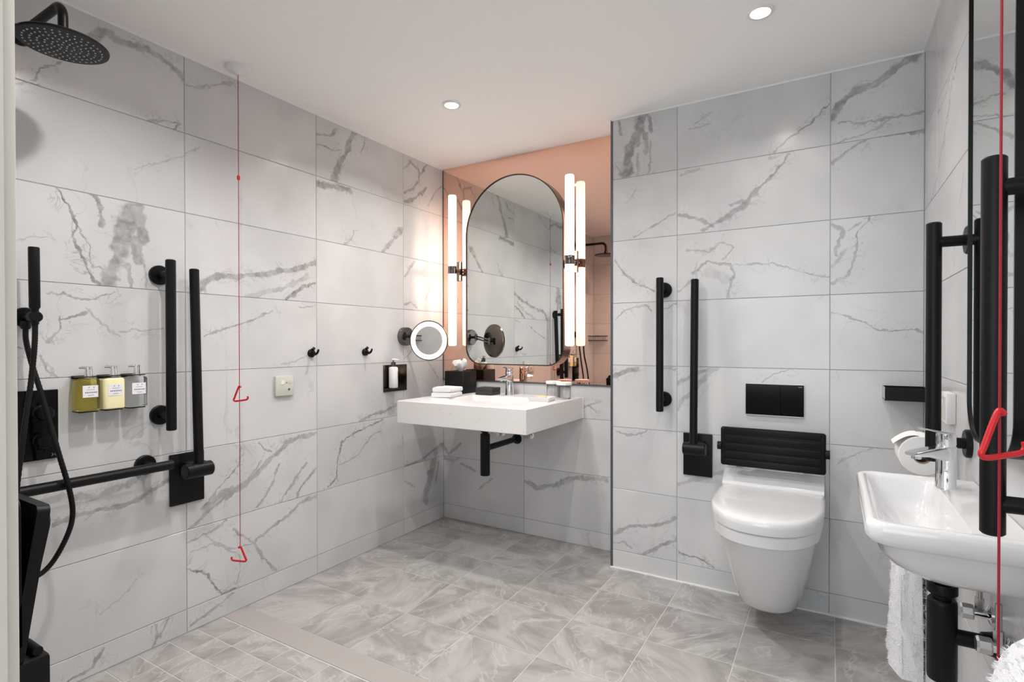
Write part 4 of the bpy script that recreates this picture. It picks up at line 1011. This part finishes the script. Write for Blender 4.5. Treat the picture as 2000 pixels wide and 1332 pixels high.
t = thing('flush_plate', 'rectangular glossy black flush plate on the wall above the toilet', 'flush plate', (1.891, BOX_Y, 0.791), 0)
MB().rbox(-0.110, 0.110, -0.010, -0.0015, 0, 0.130, 0.0015, 1).build('frame', M['blackgloss'], t)
MB().box(-0.109, 0.109, -0.0015, 0.0, -0.003, 0.131).build('back_trim', M['steel'], t)
MB().rbox(-0.109, 0.024, -0.0125, -0.0098, 0.001, 0.129, 0.0008, 1).build('large_button', M['blackgloss'], t)
MB().rbox(0.0255, 0.109, -0.0125, -0.0098, 0.001, 0.129, 0.0008, 1).build('small_button', M['blackgloss'], t)
MB().box(0.090, 0.104, -0.0128, -0.0124, 0.121, 0.1235).build('maker_mark', M['greymark'], t)

t = thing('corner_shelf', 'small black metal tray shelf in the corner right of the toilet', 'shelf', (2.328, BOX_Y, 0.885), 0)
x0, x1, o = -0.062, 0.0655, 0.125
MB().box(x0, x1, -o, 0, 0, 0.003).build('base', M['black'], t)
MB().box(x0, x1, -o, -o + 0.003, 0.003, 0.047).build('front_lip', M['black'], t)
MB().box(x0, x1, -0.003, 0, 0.003, 0.047).build('rear_lip', M['black'], t)
MB().box(x0, x0 + 0.002, -o, 0, 0.003, 0.047).build('side_lip', M['steel'], t)  # steel grey on this black lip stands in for a bright reflection
MB().box(x1 - 0.003, x1, -o, 0, 0.003, 0.047).build('side_lip', M['black'], t)

# ------------------------------------------------------------------ right wall
arched_mirror('tall black framed mirror with rounded corners above the small washbasin', (RW, -1.283, 0), RWL, 0.185, 0.885, 2.10, 0.085, 0.030, 0.005)

t = thing('alarm_unit', 'small white alarm unit on the right wall above the toilet roll', 'wall switch', (RW, -0.742, 0.912), RWL)
MB().rbox(-0.045, 0.045, -0.022, 0, -0.043, 0.043, 0.003).build('housing', M['plastic'], t)
MB().rbox(-0.034, 0.034, -0.0235, -0.0215, -0.032, 0.032, 0.001, 1).build('face_plate', M['panelplate'], t)
MB().rbox(-0.020, 0.000, -0.0250, -0.0230, 0.004, 0.022, 0.001, 1).build('button', M['plastic'], t)

# washbasin on the right wall; local x runs towards the doorway
BYC = -1.247
t = thing('washbasin', 'small white ceramic washbasin on the right wall under the framed mirror', 'basin', (RW, BYC, 0.0), RWL)
def sec(z, g, gb=0.0, r=0.035):
    x0, x1, y0, y1 = -0.245 + g, 0.245 - g, -0.2415 + g, -0.0005 - gb
    c = rrect(x0, x1, y0, y1, r if gb > 0.01 else 0.001, 7)[:16]          # back corners square against the wall
    return [(x, y, z + 0.022) for x, y in c + rrect(x0, x1, y0, y1, r, 7)[16:]]
MB().loft([sec(0.612, 0.11, 0, 0.08), sec(0.614, 0.095, 0, 0.08), sec(0.624, 0.068, 0, 0.075), sec(0.642, 0.046, 0, 0.07), sec(0.670, 0.026, 0, 0.06), sec(0.692, 0.018, 0, 0.05), sec(0.696, 0.012, 0, 0.045), sec(0.702, 0.004, 0), sec(0.712, 0.0, 0), sec(0.730, 0.0, 0), sec(0.738, 0.003, 0.0), sec(0.741, 0.009, 0.002),
           sec(0.740, 0.019, 0.004), sec(0.734, 0.024, 0.078, 0.03), sec(0.728, 0.028, 0.080, 0.03), sec(0.69, 0.040, 0.085, 0.035), sec(0.657, 0.058, 0.090, 0.04), sec(0.645, 0.08, 0.10, 0.04), sec(0.641, 0.100, 0.11, 0.02)]).build('bowl', M['ceramic'], t, angle=50)
MB().lathe([(0.017, 0.660), (0.017, 0.666), (0.012, 0.667), (0.0001, 0.667)], (0, -0.150, 0), n=24).build('waste', M['chrome'], t)
basin_tap('chrome lever tap on the back rim of the small right-hand washbasin', (RW - 0.066, -1.090, 0.757), -53, 0.86)
bottle_trap('thick black bottle trap below the small right-hand washbasin', (RW - 0.094, -1.247, 0.634), RWL, 0.0262, 0.250, 0.094, 0.155, 'black', 0.036)
iso_valve('chrome valve on the right wall beside the black trap under the washbasin', (RW, -1.175, 0.510), RWL)
iso_valve('chrome valve on the right wall on the doorway side of the washbasin trap', (RW, -1.330, 0.510), RWL)

# toilet roll
t = thing('toilet_roll_holder', 'dark metal roll holder on the right wall behind the washbasin tap', 'roll holder', (RW, -0.80, 0.785), RWL)
MB().cyl((-0.075, -0.082, 0), (0.045, -0.082, 0), 0.009, n=20).build('spindle', M['gunmetal'], t)
MB().lathe([(0.050, -0.071), (0.052, -0.069), (0.052, -0.066), (0.0001, -0.066)], (0, -0.082, 0), (1, 0, 0), n=40).build('end_disc', M['bronze'], t)
MB().cyl((-0.070, -0.082, 0), (-0.070, -0.004, 0), 0.010, n=20).build('arm', M['bronze'], t)
MB().lathe([(0.026, 0), (0.026, -0.008)], (-0.070, 0, 0), (0, 1, 0), n=28).build('wall_flange', M['bronze'], t)
t = thing('toilet_roll', 'white toilet roll with loose sheet hanging behind the washbasin tap', 'toilet roll', (RW, -0.80, 0.785), RWL)
MB().lathe([(0.0215, -0.050), (0.052, -0.050), (0.054, -0.048), (0.054, 0.048), (0.052, 0.050), (0.0215, 0.050), (0.0215, -0.050)], (0, -0.082, 0), (1, 0, 0), n=48, cap=(False, False)).build('paper', M['paper'], t)
MB().lathe([(0.0212, -0.0502), (0.0212, 0.0502), (0.0190, 0.0502), (0.0190, -0.0502), (0.0212, -0.0502)], (0, -0.082, 0), (1, 0, 0), n=32, cap=(False, False)).build('core', M['card'], t)
sheet = []
for f in range(11):
    u = f / 10
    yy = -0.082 - 0.005 - 0.058 * u; zz = 0.0545 + 0.004 * math.sin(u * PI) - 0.030 * u ** 1.5
    sheet.append([(-0.048, yy, zz), (0.049, yy - 0.003, zz + 0.004 * u), (0.049, yy - 0.003, zz + 0.004 * u + 0.0008), (-0.048, yy, zz + 0.0008)])
MB().loft(sheet).build('loose_sheet', M['paper'], t)

# towels over rails on the right wall
def towel_rail(label, loc, L_, out):
    t = thing('towel_rail', label, 'towel rail', loc, RWL)
    MB().cyl((-L_ / 2, -out, 0), (L_ / 2, -out, 0), 0.008, n=18).build('bar', M['black'], t)
    for s_ in (-1, 1):
        MB().lathe([(0.020, 0), (0.020, -0.006), (0.009, -0.008), (0.009, -out)], (s_ * (L_ / 2 - 0.012), 0, 0), (0, 1, 0), n=24).build('post', M['black'], t)
def hanging_towel(label, loc, L_, out, half, drop, gap, seed, fluff, puff=0.0, flare=0.0):
    """thick towel folded over a bar: inverted-U cross-section run along the bar; local z = 0 at the bar"""
    rnd = random.Random(seed)
    t = thing('towel', label, 'towel', (loc[0], loc[1], loc[2] - drop), RWL)
    top = half
    prof = []            # outer outline then inner outline, closed
    for k in range(13): prof.append((-half - flare * (1 - k / 12), drop * k / 12 * 0.999))
    for k in range(1, 12):
        a = PI - PI * k / 12; prof.append((half * math.cos(a), drop + top * math.sin(a)))
    for k in range(13): prof.append((half, drop - drop * k / 12))
    g = gap
    for k in range(13): prof.append((0.002 + (g - 0.002) * (k / 12) ** 2, drop * k / 12))
    for k in range(1, 8):
        a = PI * k / 8; prof.append((g * math.cos(a), drop + g * math.sin(a)))
    for k in range(13): prof.append((-0.002 - (g - 0.002) * (1 - k / 12) ** 2, drop - drop * k / 12))
    rings = []; n = 14; p0 = rnd.uniform(0, 6)
    nout = 37
    for i in range(n + 1):
        f = i / n; x = -L_ / 2 + L_ * f; e = 1 - 0.22 * (abs(2 * f - 1)) ** 8
        ring = []
        for j, (o, z) in enumerate(prof):
            wv = 0.006 * math.sin(11 * f + p0 + z * 9) * (j < nout) * (1 - z / (drop + top) * 0.6)
            oo = max(o * (e if j < nout else 1) * (1 + puff * math.sin(PI * z / (drop + top)) * (j < nout)), -out + 0.0) if o >= 0 else o * (e if j < nout else 1)
            zz = z + (0.010 * math.sin(5 * f + p0) if z < 0.02 else 0)
            ring.append((x + 0.003 * math.sin(z * 23 + p0), -out + (oo if o >= 0 else oo) + (wv if o < 0 else 0), max(zz, 0.0)))
        rings.append(ring)
    clothes = MB().loft(rings)
    cl_o = clothes.build('cloth', M['towel'], t, angle=70)
    if fluff:
        me = cl_o.data; tr = [p for p in me.polygons if p.area > 1e-7]
        ws = [p.area for p in tr]; tf = MB()
        for p in rnd.choices(tr, ws, k=fluff):
            vs = [me.vertices[i].co for i in p.vertices]
            if len(vs) > 4:
                k0 = rnd.randrange(1, len(vs) - 1); vs = [vs[0], vs[k0], vs[k0 + 1]]
            wts = [rnd.random() + 1e-3 for _ in vs]; sw = sum(wts)
            c = sum((v * (q / sw) for v, q in zip(vs, wts)), Vector())
            nn = p.normal; a = nn.orthogonal().normalized(); b = nn.cross(a); an = rnd.uniform(0, 6.28)
            dirv = (nn + a * rnd.uniform(-.5, .5) + b * rnd.uniform(-.5, .5)).normalized()
            ln = rnd.uniform(0.003, 0.0065); r = 0.0013
            base = [c - nn * 0.001 + (a * math.cos(an + q) + b * math.sin(an + q)) * r for q in (0, 2.09, 4.19)]
            tf.add(base + [c + dirv * ln], [(0, 1, 3), (1, 2, 3), (2, 0, 3)])
        tag(tf.build('pile', M['towel'], t, angle=0), kind='stuff')
    return t
towel_rail('short black towel rail on the right wall under the toilet roll', (RW, -0.70, 0.600), 0.30, 0.070)
hanging_towel('white hand towel hanging behind the black trap under the washbasin', (RW, -0.70, 0.600), 0.22, 0.070, 0.058, 0.47, 0.010, 5, 9000, 0.08, 0.014)
towel_rail('short black towel rail on the right wall beside the doorway', (RW, -2.05, 0.690), 0.52, 0.076)
hanging_towel('thick fluffy white towel in the near right corner beside the doorway', (RW, -2.06, 0.690), 0.44, 0.076, 0.070, 0.42, 0.012, 9, 26000, 0.0, 0.004)
